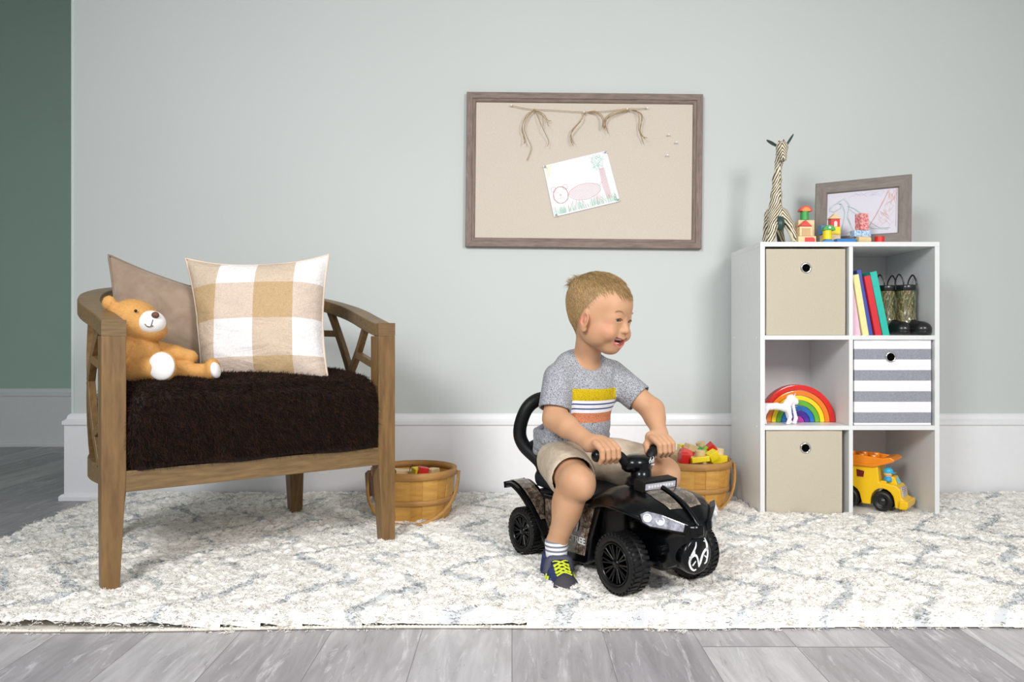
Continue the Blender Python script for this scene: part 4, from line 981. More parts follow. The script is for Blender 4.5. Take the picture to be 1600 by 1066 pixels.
# ------------------------------------------------------------ framed drawing on the shelf
fl = Vector((px_(1273, 2.79), 2.79, 0)); fr_ = Vector((px_(1424, 2.625), 2.625, 0)); ctr = (fl + fr_) / 2; wv = fr_ - fl; ang = math.atan2(wv.y, wv.x); FWd = wv.length
pf = thing('photo_frame', 'grey-brown picture frame with a pale crayon drawing standing on the shelf', 'picture frame', (ctr.x, ctr.y, SZ1 + .0015)); pf.rotation_euler = (R(-7), 0, ang)
FH = .242; prof2 = [(0, 0), (0, .014), (.004, .017), (.038, .015), (.041, .010), (.041, 0)]
M_GF = wood('grey_frame_wood', '#746c65', '#8b827a', .6, (4, 20, 20), 5, .15); M_GFV = wood('grey_frame_wood_up', '#746c65', '#8b827a', .6, (20, 20, 4), 5, .15)
def up(M): return Matrix.Translation((0, 0, FH / 2)) @ M
for M_, L, mt in ((Matrix.Translation((0, 0, FH/2)), FWd, M_GF), (Matrix.Translation((0, 0, -FH/2)) @ Matrix.Rotation(PI, 4, 'Y'), FWd, M_GF), (Matrix.Translation((FWd/2, 0, 0)) @ Matrix.Rotation(PI/2, 4, 'Y'), FH, M_GFV), (Matrix.Translation((-FWd/2, 0, 0)) @ Matrix.Rotation(-PI/2, 4, 'Y'), FH, M_GFV)):
    frame_rail(L, 0, 0, mt, 'frame_rail', pf, up(M_), prof2)
iw = FWd / 2 - .038; z0 = .038; z1 = FH - .038
dr = obj('drawing', MB().bx((-iw, -.006, z0), (iw, -.001, z1)), pm('lilac_paper', '#d9d7e2', .7, var=.01), pf)
obj('stand', MB().box((0, .028, .092), (.05, .003, .185), (R(14), 0, 0)), M_GF, pf)
def fpt(u, v): return Vector((-iw + 2 * iw * u, -.0065, z1 - (z1 - z0) * v))
g = random.Random(5); cl_ = {'d': pm('crayon_sea_green', '#adc6bf', .8), 'o': pm('crayon_orange', '#e2b5aa', .8), 'b': pm('crayon_blue_grey', '#c0c4d2', .8)}
st2 = []
def sk(c, w, pl, rep=4, j=.014):
    for _ in range(rep): st2.append((c, w, [(x + g.uniform(-j, j), y + g.uniform(-j, j)) for x, y in pl]))
sk('d', .0006, [(.04, .38), (.08, .30), (.15, .24), (.22, .27), (.20, .36), (.10, .44), (.04, .40)]); sk('d', .0006, [(.15, .24), (.25, .15), (.32, .30), (.30, .55), (.36, .75)]); sk('d', .0006, [(.22, .30), (.27, .45), (.25, .65), (.22, .85), (.16, .92)])
sk('d', .0007, [(.30, .32), (.40, .40), (.52, .55), (.62, .72), (.74, .84), (.88, .86)], 4); sk('d', .0007, [(.32, .40), (.44, .55), (.54, .72), (.64, .86), (.86, .89)], 3); sk('d', .0006, [(.30, .60), (.38, .85), (.28, .95)]); sk('d', .0006, [(.46, .66), (.44, .90), (.36, .95)])
sk('o', .0007, [(.60, .80), (.70, .55), (.78, .30), (.86, .05)], 5, .012); sk('o', .0007, [(.97, .03), (.96, .4), (.95, .85)], 3, .01)
for k_ in range(46): a = g.random(); st2.append(('o', .0007, [(.86 - .2 * a + g.uniform(0, .12 + .15 * a), .03 + a * .7), (.86 - .2 * a + g.uniform(0, .12 + .15 * a), .15 + a * .72)]))
for k_ in range(14): x = g.uniform(.3, .75); st2.append(('b', .0007, [(x, g.uniform(.05, .15)), (x + .05, g.uniform(.05, .18)), (x + .09, g.uniform(.05, .15))]))
st2.append(('e', .0022, [(.185, .275), (.20, .272)])); cl_['e'] = pm('crayon_charcoal', '#4a5350', .8)
for c, m in cl_.items():
    mb = MB()
    for cc, w, pl in st2:
        if cc == c: mb.tube([fpt(min(.99, max(.01, u)), min(.99, max(.01, v))) for u, v in pl], w / .001, 4, flat=(.001, .0003), up=(0, -1, 0))
    obj('crayon_line', mb, m, dr)

# ------------------------------------------------------------ blocks on top of the shelf
GT = 'wooden building blocks on top of the shelf'; ZT = SZ1 + .0008
def tblock(px, d, z0, sz, rz, col, label, kind='box', tilt=None, extra=None):
    p = Vector((px_(px, d), d, z0)); M0 = Matrix.Translation(p) @ Matrix.Rotation(R(rz), 4, 'Z'); o = None
    t = thing('toy_block', label, 'toy block', p, R(rz), GT); w, dp, h = sz; c = BC.get(col) or col
    if kind == 'box': mb = MB().bx((-w/2, -dp/2, 0), (w/2, dp/2, h))
    elif kind == 'cyl': mb = MB().cyl((0, 0, 0), (0, 0, h), w/2, n=28)
    elif kind == 'lie': mb = MB().cyl((-w/2, 0, h/2), (w/2, 0, h/2), h/2, n=28)
    elif kind == 'roof': mb = MB().prism([(-w/2, 0), (w/2, 0), (0, h)], -dp/2, dp/2, Matrix.Rotation(R(90), 4, 'X'))
    elif kind == 'dome': mb = MB().prism([(-w/2, 0)] + [(w/2 * math.cos(PI * i / 14), h * math.sin(PI * i / 14)) for i in range(14, -1, -1)][1:-1][::1] + [(w/2, 0)], -dp/2, dp/2, Matrix.Rotation(R(90), 4, 'X'))
    o = obj('block', mb, c, t, bev=.0012)
    if extra: extra(t, w, dp, h)
    return t
def door(col, ww, hh, arch=False):
    def f(t, w, dp, h):
        poly = [(-ww/2, 0), (ww/2, 0), (ww/2, hh)] + ([(ww/2 * math.cos(PI * i / 8), hh + ww/2 * math.sin(PI * i / 8)) for i in range(1, 8)] if arch else []) + [(-ww/2, hh)]
        obj('painted_door', MB().prism(poly, dp/2 + .0002, dp/2 + .0014, Matrix.Rotation(R(90), 4, 'X')), BC.get(col) or col, t)
    return f
u_ = .002205
D1 = 2.60
tblock(1258.5, D1, ZT, (.060, .032, .0225), 0, 'natural', 'pale wood base block with a red end under the little house tower', extra=lambda t, w, dp, h: obj('painted_end', MB().prism([(-.008, .001), (.026, .001), (.026, .012), (.020, .018), (-.008, .018)], dp/2 + .0002, dp/2 + .0012, Matrix.Rotation(R(90), 4, 'X')), BC['red'], t))
tblock(1257, D1, ZT + .023, (.044, .030, .032), 0, 'natural', 'pale wood house block with a door, second in the left tower', extra=door(pm('block_tan', '#cfa877', .5), .028, .026))
tblock(1256.8, D1 - .001, ZT + .0555, (.044, .028, .021), 0, 'red', 'red triangular roof block on the little wooden house', 'roof')
tblock(1257.5, D1 + .034, ZT, (.055, .030, .082), 0, 'natural', 'tall pale wood block standing behind the little red-roofed house')
tblock(1257, D1 + .03, ZT + .0825, (.028, .028, .029), 0, 'green', 'green cylinder block on top of the left tower', 'cyl')
tblock(1257.5, D1 + .03, ZT + .112, (.042, .026, .019), 0, 'red', 'red arch block with orange inlay crowning the left tower', 'dome', extra=lambda t, w, dp, h: obj('painted_arch', MB().prism([(.014 * math.cos(PI * i / 12), .0135 * math.sin(PI * i / 12)) for i in range(13)], dp/2 + .0002, dp/2 + .0014, Matrix.Rotation(R(90), 4, 'X')), BC['orange'], t))
D2 = 2.64
tblock(1297, D2, ZT, (.060, .03, .034), 0, 'natural', 'pale wood block at the bottom of the right tower')
tblock(1303, D2, ZT + .0345, (.034, .03, .026), 0, 'yellow', 'yellow cube under the red house of the right tower')
tblock(1303, D2, ZT + .061, (.031, .026, .026), 0, 'red', 'red house block with a white outlined door in the right tower', extra=door(pm('door_white', '#f3d9d4', .5), .011, .013, True))
tblock(1303, D2, ZT + .0875, (.041, .028, .019), 0, 'natural', 'pale wood triangle roof topping the red house block', 'roof')
tblock(1287.5, D2, ZT + .0345, (.030, .028, .030), 0, 'blue', 'blue block behind the green-topped yellow cylinder')
D3 = 2.59
tblock(1292.5, D3, ZT, (.040, .028, .011), 0, 'blue', 'flat blue half-round block under the yellow cylinder', 'dome')
tblock(1292.5, D3, ZT + .0112, (.029, .029, .030), 0, 'yellow', 'yellow cylinder block beneath the green roof block', 'cyl')
tblock(1294, D3, ZT + .0415, (.041, .026, .018), 0, 'green', 'green half-round roof block with a pale dot on the yellow cylinder', 'dome', extra=lambda t, w, dp, h: obj('painted_dot', MB().prism([(.004 * math.cos(PI * i / 6), .009 + .004 * math.sin(PI * i / 6)) for i in range(12)], dp/2 + .0002, dp/2 + .0014, Matrix.Rotation(R(90), 4, 'X')), pm('pale_mint', '#cdebd0', .5), t))
tblock(1320, D3, ZT, (.066, .026, .013), 4, 'blue', 'long flat blue block lying in front of the picture frame')
tblock(1349, D3, ZT, (.044, .026, .0215), 8, 'natural', 'pale wood cylinder lying on its side at the shelf front', 'lie')
M_SP = cloth('speckled_blue', '#5f9bd0', '#dfeaf2', 160); M_SR = cloth('speckled_red', '#cf4048', '#f1c9c6', 160)
tblock(1345, D3 + .035, ZT, (.05, .03, .0215), 0, 'natural', 'pale wood block beneath the speckled blue block')
tblock(1344.5, D3 + .02, ZT + .022, (.060, .028, .022), 6, M_SP, 'speckled blue sprinkle block under the speckled red block')
tblock(1346.5, D3 + .02, ZT + .0445, (.033, .028, .057), 18, M_SR, 'upright speckled red and pink block on the blue one')
tblock(1374, D3, ZT, (.031, .031, .0215), 0, 'red', 'red cylinder block standing alone at the right of the blocks', 'cyl')

# ------------------------------------------------------------ ride-on toy (local: +x forward, +y its left, origin on the floor)
TO = (.2405, 1.9785, 0.004); TA = math.atan2(-.8417, .54)
atv = thing('ride_on_atv', 'black ride-on toy quad bike with camouflage panels that the boy sits on', 'ride-on toy', TO, TA)
M_BK = pm('gloss_black_plastic', '#050608', .21, spec=.30, coat=.05, var=.1); M_BM = pm('matte_black_plastic', '#0b0c0e', .5, spec=.3, bump=.05, bs=500); M_TY = pm('tyre_black', '#0c0c0e', .5, spec=.35)
M_CM = camo('bark_camo', ['#2a241f', '#57493c', '#7f7061', '#9b8c7a', '#c2b5a2', '#2b2019'], 16, .2, .7)
M_WH = pm('white_decal', '#eceff0', .35, var=0); M_SV = pm('silver_lens', '#b4b4c0', .14, .45, var=.45, vs=90)
def loft(secs, name, mat, parent, crease=(), sub=2):
    """secs: [(x, [(y,z)...half profile from top centre to bottom centre])]; mirrored in y"""
    rings = []
    for x, h in secs:
        rings.append([(x, -y, z) for y, z in h] + [(x, y, z) for y, z in h[-2:0:-1]])
    n = len(rings[0]); vs = [p for r_ in rings for p in r_]; m = len(rings)
    fs = [(k*n+i, (k+1)*n+i, (k+1)*n+(i+1) % n, k*n+(i+1) % n)[::-1] for k in range(m-1) for i in range(n)]
    fs += [tuple(range(n))[::-1], tuple((m-1)*n+i for i in range(n))]
    o = obj(name, MB().add(vs, fs, True), mat, parent, sub=sub)
    at = o.data.attributes.new('crease_edge', 'FLOAT', 'EDGE'); hn = len(secs[0][1])
    cr = {}
    for i, c in crease: cr[i] = c; cr[(n - i) % n] = c
    vals = []
    for e in o.data.edges:
        a, b = e.vertices; ka, ia = divmod(a, n); kb, ib = divmod(b, n)
        vals.append(cr.get(ia, 0) if ia == ib else (.8 if ka == kb and ka in (0, m-1) else 0))
    at.data.foreach_set('value', vals); return o
H7 = lambda *a: list(a)
FB = loft([(-.02, H7((0, .205), (.045, .205), (.070, .195), (.076, .18), (.070, .15), (.064, .088), (0, .085))),
      (.04, H7((0, .232), (.045, .230), (.080, .215), (.094, .198), (.074, .170), (.064, .088), (0, .085))),
      (.08, H7((0, .252), (.045, .249), (.084, .232), (.104, .210), (.072, .190), (.060, .088), (0, .085))),
      (.14, H7((0, .270), (.050, .264), (.090, .246), (.122, .222), (.070, .204), (.055, .088), (0, .085))),
      (.20, H7((0, .266), (.056, .260), (.097, .246), (.130, .222), (.070, .204), (.055, .085), (0, .08))),
      (.25, H7((0, .250), (.060, .249), (.098, .238), (.118, .212), (.066, .196), (.050, .088), (0, .088))),
      (.285, H7((0, .229), (.050, .232), (.078, .222), (.088, .199), (.055, .182), (.045, .10), (0, .10))),
      (.318, H7((0, .198), (.020, .202), (.034, .198), (.040, .184), (.030, .172), (.025, .13), (0, .13)))],
     'front_body', M_BK, atv, [(1, .8), (2, .9), (3, 1), (4, .85), (5, .7)])
loft([(-.245, H7((0, .190), (.05, .190), (.062, .18), (.06, .12), (.05, .10), (.03, .09), (0, .09))),
      (-.19, H7((0, .210), (.055, .208), (.068, .19), (.062, .12), (.05, .09), (.03, .08), (0, .08))),
      (-.08, H7((0, .205), (.055, .203), (.068, .19), (.070, .12), (.06, .075), (.03, .065), (0, .065))),
      (.06, H7((0, .215), (.055, .210), (.070, .19), (.072, .12), (.062, .07), (.03, .06), (0, .06)))], 'rear_body', M_BM, atv, [(2, .8), (4, .7)])
bpy.context.view_layer.update(); dg = bpy.context.evaluated_depsgraph_get(); FBE = FB.evaluated_get(dg)
def drop(x, y):
    ok, p, n_, i_ = FBE.ray_cast(Vector((x, y, .4)), Vector((0, 0, -1))); return p + n_ * .0014 if ok else Vector((x, y, .25))
# seat
s = SDF((-.27, -.09, .17), (.05, .09, .29), .0035)
s.box((-.11, 0, .214), (.13, .062, .022), .018, 0, M=rotm(y=4)).ell((-.215, 0, .232), (.035, .06, .03), .02)
s.obj('seat', pm('seat_charcoal', '#1b1d24', .55, spec=.35), atv, relax=3)
# back handle loop
lp = [(-.212, -.046, .205), (-.218, -.048, .262), (-.258, -.080, .312), (-.268, -.088, .355), (-.254, -.076, .412), (-.242, -.046, .440), (-.240, 0, .444)]
lp = lp + [(x, -y, z) for x, y, z in lp[-2::-1]]
obj('back_handle', MB().tube(spline(lp, 6), 1, 12, flat=(.038, .038), up=(1, 0, .15)).tube(spline([(-.262, -.068, .298), (-.255, -.03, .315), (-.255, .03, .315), (-.262, .068, .298)], 5), 1, 12, flat=(.032, .034), up=(1, 0, .15))
    .tube(spline([(-.215, -.046, .24), (-.235, -.03, .30), (-.255, -.01, .318)], 5), 1, 10, flat=(.022, .022), up=(1, 0, 0)).tube(spline([(-.215, .046, .24), (-.235, .03, .30), (-.255, .01, .318)], 5), 1, 10, flat=(.022, .022), up=(1, 0, 0)), M_BM, atv)
# rear fenders (flared wings), with camouflage inlay
def wing(pts, sy, y0, y1, th, name, mat, lift=0, w0=0, flare=0):
    vs = []
    sp_ = spline([(x, 0, z) for x, z in pts], 5); n = len(sp_); vs = []
    for k, p in enumerate(sp_):
        T = (sp_[min(k+1, n-1)] - sp_[max(k-1, 0)]).normalized(); N = Vector((-T.z, 0, T.x)); N = N if N.z > 0 else -N
        t = k / (n - 1); ya = y0 + w0 * t; yb = y1 + flare * t
        for yy, dz in ((ya, 0), (yb, -.004 * (not lift)), (yb, -th), (ya, -th)):
            q = p + N * (lift + dz); vs.append((q.x, sy * yy, q.z))
    fs = [(4*k+i, 4*k+(i+1) % 4, 4*k+4+(i+1) % 4, 4*k+4+i) for k in range(n-1) for i in range(4)] + [(0, 1, 2, 3), (4*n-1, 4*n-2, 4*n-3, 4*n-4)]
    if sy > 0: fs = [f[::-1] for f in fs]
    return obj(name, MB().add(vs, fs), mat, atv, bev=.003)
RP = [(-.295, .211), (-.262, .215), (-.220, .200), (-.175, .170), (-.130, .128), (-.09, .084), (-.08, .07)]
for sy in (-1, 1):
    wing(RP, sy, .055, .122, .016, 'rear_fender', M_BK)
    wing([(-.286, .212), (-.262, .215), (-.220, .200), (-.175, .170), (-.135, .133)], sy, .066, .108, .002, 'camo_inlay', M_CM, .0015)
    wing([(-.10, .112), (-.09, .096)], sy, .075, .11, .002, 'camo_inlay', M_CM, .0015)
    # side panel / footrest
    P1 = [(-.155, .196), (-.06, .20), (.078, .224), (.085, .20), (.060, .12), (.045, .062), (.030, .052), (-.105, .046), (-.118, .06), (-.145, .13)]
    vs = [(x, sy * (.094 - .10 * max(0, z - .15)), z) for x, z in P1] + [(x, sy * .06, z) for x, z in P1]; n = len(P1)
    fs = [tuple(range(n)), tuple(range(n, 2*n))[::-1]] + [(i, (i+1) % n, n+(i+1) % n, n+i)[::-1] for i in range(n)]
    obj('side_panel', MB().add(vs, fs if sy < 0 else [f[::-1] for f in fs]), M_BK, atv, bev=.006, seg=3)
    P2 = [(-.140, .186), (-.06, .190), (.062, .208), (.066, .196), (.044, .12), (.034, .075), (-.098, .068), (-.132, .13)]
    vs = [(x, sy * (.0955 - .10 * max(0, z - .15)), z) for x, z in P2] + [(x, sy * .085, z) for x, z in P2]; n = len(P2)
    fs = [tuple(range(n)), tuple(range(n, 2*n))[::-1]] + [(i, (i+1) % n, n+(i+1) % n, n+i)[::-1] for i in range(n)]
    obj('camo_side_inlay', MB().add(vs, fs if sy < 0 else [f[::-1] for f in fs]), M_CM, atv, bev=.001)
    # headlight
    A = [(.256, .117, .224), (.270, .106, .232), (.292, .084, .226), (.324, .036, .203), (.322, .040, .184), (.300, .076, .192), (.276, .104, .198), (.262, .114, .206)]
    def hl(sc, o_): 
        c = Vector((.282, .088, .212)); nr = Vector((.60, .62, .5)).normalized()
        return [c + (Vector(p) - c) * sc + nr * o_ for p in A]
    for sc, o0, o1, nm, mt in ((1.04, -.012, .002, 'headlight_frame', M_BK), (.93, -.004, .0045, 'headlight_lens', M_SV)):
        vs = [tuple(p) for p in hl(sc, o1)] + [tuple(p) for p in hl(sc, o0)]; vs = [(x, sy * y, z) for x, y, z in vs]; n = 8
        fs = [tuple(range(n))[::-1], tuple(range(n, 2*n))] + [(i, (i+1) % n, n+(i+1) % n, n+i) for i in range(n)]
        h_ = obj(nm, MB().add(vs, fs if sy < 0 else [f[::-1] for f in fs]), mt, atv, bev=.002)
    for cx, cy, cz in ((.270, .103, .216), (.289, .082, .210)):
        Mx = Matrix.Translation((cx + .0025, sy * (cy + .003), cz + .001)) @ Vector((.55, sy * .72, .35)).to_track_quat('Z', 'Y').to_matrix().to_4x4()
        obj('bulb', MB().lathe([(.0095, -.004), (.0095, .0035), (.0072, .0042), (.0068, .002), (.0, .004)], 20, Mx), pm('lens_white', '#e8e8ee', .1, coat=1), h_)
    # hood inlays
    B0 = [(.165 + .012 * i_, .009 + .0003 * i_) for i_ in range(11)]; B1 = [(.165 + .0118 * i_, .050 + .0012 * i_ - .0045 * max(0, i_ - 7)) for i_ in range(11)]
    vs = [(a_[0] + (b_[0] - a_[0]) * q_ / 6, sy * (a_[1] + (b_[1] - a_[1]) * q_ / 6), .30) for a_, b_ in zip(B0, B1) for q_ in range(7)]
    fs = [(i*7+j, i*7+j+1, i*7+j+8, i*7+j+7) for i in range(10) for j in range(6)]
    hi_ = obj('hood_inlay', MB().add([drop(x, y) for x, y, z in vs], fs if sy < 0 else [f[::-1] for f in fs], True), M_CM, atv)
    obj('front_pillar', MB().bx((.10, sy * .066 - .012, .07), (.16, sy * .066 + .012, .21)), M_BM, atv, bev=.004)
obj('hood_ridge', MB().tube(spline([(.15, 0, .268), (.20, 0, .266), (.25, 0, .250), (.285, 0, .232), (.318, 0, .202), (.326, 0, .18)], 4), 1, 8, flat=(.012, .010), up=(.3, 0, 1)), M_BK, atv)
obj('nose', MB().add([(.30, -.036, .196), (.30, .036, .196), (.328, .012, .200), (.328, -.012, .200), (.30, -.03, .160), (.30, .03, .160), (.332, .010, .172), (.332, -.010, .172)],
    [(0, 1, 2, 3), (4, 7, 6, 5), (0, 4, 5, 1), (1, 5, 6, 2), (2, 6, 7, 3), (3, 7, 4, 0)]), M_BK, atv, bev=.006, seg=3)
# wheels
def wheel(x, sy, r, zc, w=.05):
    Mx = Matrix.Translation((x, sy * .110, zc)) @ Matrix.Rotation(R(90) * -sy, 4, 'X')   # +z of the lathe points outward
    mb = MB().lathe([(r - .022, -w/2), (r - .006, -w/2), (r - .002, -w/2 + .006), (r, -.002), (r - .003, 0), (r, .002), (r - .002, w/2 - .006), (r - .006, w/2), (r - .016, w/2 + .001), (r - .020, w/2 - .002), (r - .022, w/2 - .010)], 60, Mx, cap=False)
    n = 34
    for k in range(n):
        a = 2 * PI * k / n
        for s_ in (-1, 1):
            Q = Mx @ Matrix.Rotation(a + (.5 * 2 * PI / n if s_ > 0 else 0), 4, 'Z') @ Matrix.Translation((r - .0005, 0, s_ * w * .25)); mb.box((0, 0, 0), (.0034, r * 2 * PI / n * .55, w * .40), (s_ * .12, 0, 0), M=Q)
            Q = Mx @ Matrix.Rotation(a, 4, 'Z') @ Matrix.Translation((r - .0045, 0, s_ * w * .46)); mb.box((0, 0, 0), (.007, r * 2 * PI / n * .5, w * .07), M=Q)
    wh = obj('wheel', mb, M_TY, atv)
    obj('rim_well', MB().lathe([(r - .0225, w/2 - .004), (r - .024, w/2 - .030), (0, w/2 - .030)], 48, Mx, cap=False), pm('well_shade_black', '#020203', .9, spec=0), wh)  # matte near-black paints the shaded void behind the spokes
    ri = MB().lathe([(r - .0200, w/2 - .004), (r - .0205, w/2 + .0005), (r - .0225, w/2 + .001), (r - .0245, w/2 - .004)], 48, Mx, cap=False)
    for k in range(10):
        a = 2 * PI * k / 10
        for da in (-.12, .12): ri.cyl((.008 * math.cos(a), .008 * math.sin(a), w/2 - .008), ((r - .0245) * math.cos(a + da), (r - .026) * math.sin(a + da), w/2 - .004), .0027, n=8, M=Mx)
    ri.lathe([(.012, w/2 - .010), (.011, w/2 - .004), (.006, w/2 - .002), (0, w/2 - .002)], 24, Mx)
    obj('rim', ri, M_BK, wh)
for x, sy, r, z in ((.1925, -1, .069, .100), (.1925, 1, .069, .100), (-.1925, -1, .063, .093), (-.1925, 1, .063, .093)): wheel(x, sy, r, z)
for x in (.1925, -.1925): obj('axle', MB().cyl((x, -.10, .096), (x, .10, .096), .009), M_BM, atv)
# steering
obj('steering_column', MB().lathe([(.040, .255), (.036, .275), (.026, .280), (.024, .300), (.026, .312)], 32, Matrix.Translation((.135, 0, 0))), M_BK, atv)
obj('handlebar_hub', MB().lathe([(.0, .288), (.028, .289), (.034, .295), (.036, .308), (.033, .322), (.020, .328), (0, .329)], 36, Matrix.Translation((.120, 0, 0)) @ Matrix.Diagonal((1, 1.15, 1, 1))), M_BK, atv)
for sy in (-1, 1):
    obj('handlebar', MB().tube(spline([(.120, sy * .018, .306), (.120, sy * .036, .312), (.118, sy * .048, .326), (.114, sy * .062, .333), (.110, sy * .09, .334), (.106, sy * .114, .333)], 5), [.012] * 15 + [.0105] * 11, 16), M_BM, atv)
    obj('grip_cap', MB().sph((.1055, sy * .116, .333), (.014, .010, .0145), 18, 12), M_BK, atv)
    obj('grip_ring', MB().cyl((.1135, sy * .062, .333), (.1125, sy * .067, .333), .0155, n=24), M_BK, atv)
# light bar
obj('light_bar', MB().box((.192, -.006, .270), (.032, .108, .026), (0, R(6), 0)).box((.165, 0, .264), (.04, .06, .022)), M_BM, atv, bev=.002)
lb = obj('light_strip', MB().box((.2085, -.006, .2685), (.002, .094, .014), (0, R(6), 0)), pm('frosted_strip', '#b9b9c2', .2, .2), atv)
mb = MB()
for k in range(9): mb.box((.2097, -.042 + .009 * k, .2685), (.0012, .006, .006), (0, R(6), 0))
obj('led_row', mb, pm('led_white', '#dedee2', .2), lb)
# bumper drum
obj('bumper', MB().lathe([(.030, .235), (.038, .245), (.041, .29), (.043, .306), (.0425, .316), (.040, .321), (.036, .3225), (0, .3225)], 48, Matrix.Translation((0, 0, .130)) @ Matrix.Rotation(R(90), 4, 'Y')), M_BK, atv)
obj('bumper_arm', MB().cyl((.27, -.07, .140), (.27, .07, .140), .011, n=20), M_BK, atv)
obj('front_guard', MB().bx((.20, -.052, .085), (.262, .052, .16)), M_BM, atv, bev=.01)
# antler emblem and lettering
ANT = [([(600,700),(578,570),(535,495),(470,488),(400,530),(378,600),(415,690),(480,738),(538,730)], [16,26,34,36,36,36,32,26,14]), ([(450,655),(500,615),(528,588)], [22,18,12]), ([(400,560),(430,480),(490,400),(530,330),(535,262)], [22,34,30,24,12]), ([(500,395),(496,470)], [16,26]),
       ([(600,700),(640,620),(690,510),(745,440),(805,410)], [20,40,38,40,36]), ([(800,395),(818,480),(805,570),(780,640),(735,664)], [34,30,28,24,12]), ([(792,565),(735,520)], [24,14]), ([(805,430),(795,340),(765,270),(735,215)], [40,36,24,10]), ([(765,280),(712,268)], [20,10]), ([(390,600),(385,490)], [30, 14])]
def emblem(parent, M, sc, name='antler_emblem'):
    mb = MB()
    for pl, w in ANT:
        sp_ = spline([((x - 600) * sc, (500 - y) * sc, 0) for x, y in pl], 4); ws = []
        for i in range(len(sp_)):
            t = i / 4; k = min(int(t), len(w) - 2); ws.append((w[k] + (w[k+1] - w[k]) * (t - k)) * sc * 1.2 / .001)
        P = sp_
        n = len(P); vs = []
        for i, p in enumerate(P):
            T = (P[min(i+1, n-1)] - P[max(i-1, 0)]).normalized(); N = Vector((-T.y, T.x, 0)); h = ws[i] * .001 / 2
            vs += [p + N * h, p - N * h, p + N * h + Vector((0, 0, .0008)), p - N * h + Vector((0, 0, .0008))]
        fs = []
        for i in range(n - 1): a = 4 * i; fs += [(a+3, a+2, a+6, a+7)[::-1], (a, a+1, a+5, a+4)[::-1], (a+2, a, a+4, a+6)[::-1], (a+1, a+3, a+7, a+5)[::-1]]
        mb.add(vs, fs, False, 0, M)
    return obj(name, mb, M_WH, parent)
FX = Matrix(((0, 0, 1, .3228), (1, 0, 0, 0), (0, 1, 0, .131), (0, 0, 0, 1)))      # local x->+y, y->+z, z->+x
emblem(atv, FX, .031 / 240)
def txt(s_, size, M, parent, name, mat=None):
    cu = bpy.data.curves.new('t', 'FONT'); cu.body = s_; cu.size = size; cu.extrude = .0005; cu.align_x = 'CENTER'; cu.offset = size * .018; cu.space_character = .95
    to = bpy.data.objects.new('t', cu); C.objects.link(to); bpy.context.view_layer.update()
    me = bpy.data.meshes.new_from_object(to.evaluated_get(bpy.context.evaluated_depsgraph_get())); bpy.data.objects.remove(to); me.name = name
    me.transform(M); me.materials.clear(); o = bpy.data.objects.new(name, me); C.objects.link(o); me.materials.append(mat or M_WH); o.parent = parent; return o
for sy in (-1, 1):
    # right side (sy=-1): text runs toward the front when read from outside
    Q = Matrix(((1 if sy < 0 else -1, 0, 0, -.018), (0, 0, sy, sy * .0962), (0, 1, 0, 0), (0, 0, 0, 1)))
    tx = txt('REALTREE', .0235, Matrix.Translation((0, 0, .102)) @ Q @ Matrix.Diagonal((1.12, 1, 1, 1)), atv, 'side_lettering')
    emblem(atv, Matrix.Translation((0, 0, .150)) @ Q, .030 / 240, 'side_emblem')
HQ = Matrix(((0, 0, 1, .1565), (1, 0, 0, .014), (0, 1, 0, .319), (0, 0, 0, 1)))
emblem(atv, HQ, .008 / 240, 'hub_emblem'); txt('REALTREE', .0045, Matrix.Translation((0, 0, -.0125)) @ HQ, atv, 'hub_lettering')

# ------------------------------------------------------------ the boy (same local frame as the toy)
HC = np.array([-.026, 0, .684]); HR = rotm(z=18, y=13) @ rotm(x=-3); HS = 1.0
def hp(x, y, z): return HC + HR @ (np.array([x, y, z]) * HS)
def skin():
    t = NT('toddler_skin', .5, 0, .3); v = t.mapped(); n = t.noise(v, 18, 3)
    c = t.ramp(n, [(.3, '#bd8f6d'), (.7, '#c79b7a')])
    for p, rad, k_ in ((hp(.062, -.044, -.038), .032, .45), (hp(.062, .044, -.038), .032, .45), (hp(.092, 0, -.032), .014, .5), (hp(.008, -.078, -.026), .026, .7), (hp(.06, 0, -.09), .02, .3)):
        d = t.n('ShaderNodeVectorMath', operation='DISTANCE'); t.l(v, d.inputs[0]); d.inputs[1].default_value = tuple(p)
        f = t.n('ShaderNodeMapRange', interpolation_type='SMOOTHSTEP'); t.l(d.outputs['Value'], f.inputs[0]); f.inputs[1].default_value = 0; f.inputs[2].default_value = rad; f.inputs[3].default_value = k_; f.inputs[4].default_value = 0
        c = t.mix(f.outputs[0], c, '#cb7d68')
    at = t.n('ShaderNodeAttribute', attribute_name='tint'); sp = t.n('ShaderNodeSeparateColor'); t.l(at.outputs['Color'], sp.inputs[0])
    c = t.mix(sp.outputs[2], c, '#957650'); c = t.mix(sp.outputs[0], c, '#c2726a'); c = t.mix(sp.outputs[1], c, '#8a3a35')
    t.col(c); t.b.inputs['Subsurface Weight'].default_value = .25
    t.b.inputs['Subsurface Radius'].default_value = (1, .35, .2); t.b.inputs['Subsurface Scale'].default_value = .008; return t.m
M_SK = skin()
M_LIP = pm('lips', '#d88378', .35, spec=.5, sub=.2); M_MO = pm('mouth_inside', '#5d1a1a', .5)
HC = np.array([-.026, 0, .684]); HR = rotm(z=18, y=13) @ rotm(x=-3); HS = 1.0
def hp(x, y, z): return HC + HR @ (np.array([x, y, z]) * HS)
s = SDF((-.24, -.20, .0), (.15, .22, .80), .0020)
T = lambda *a: a
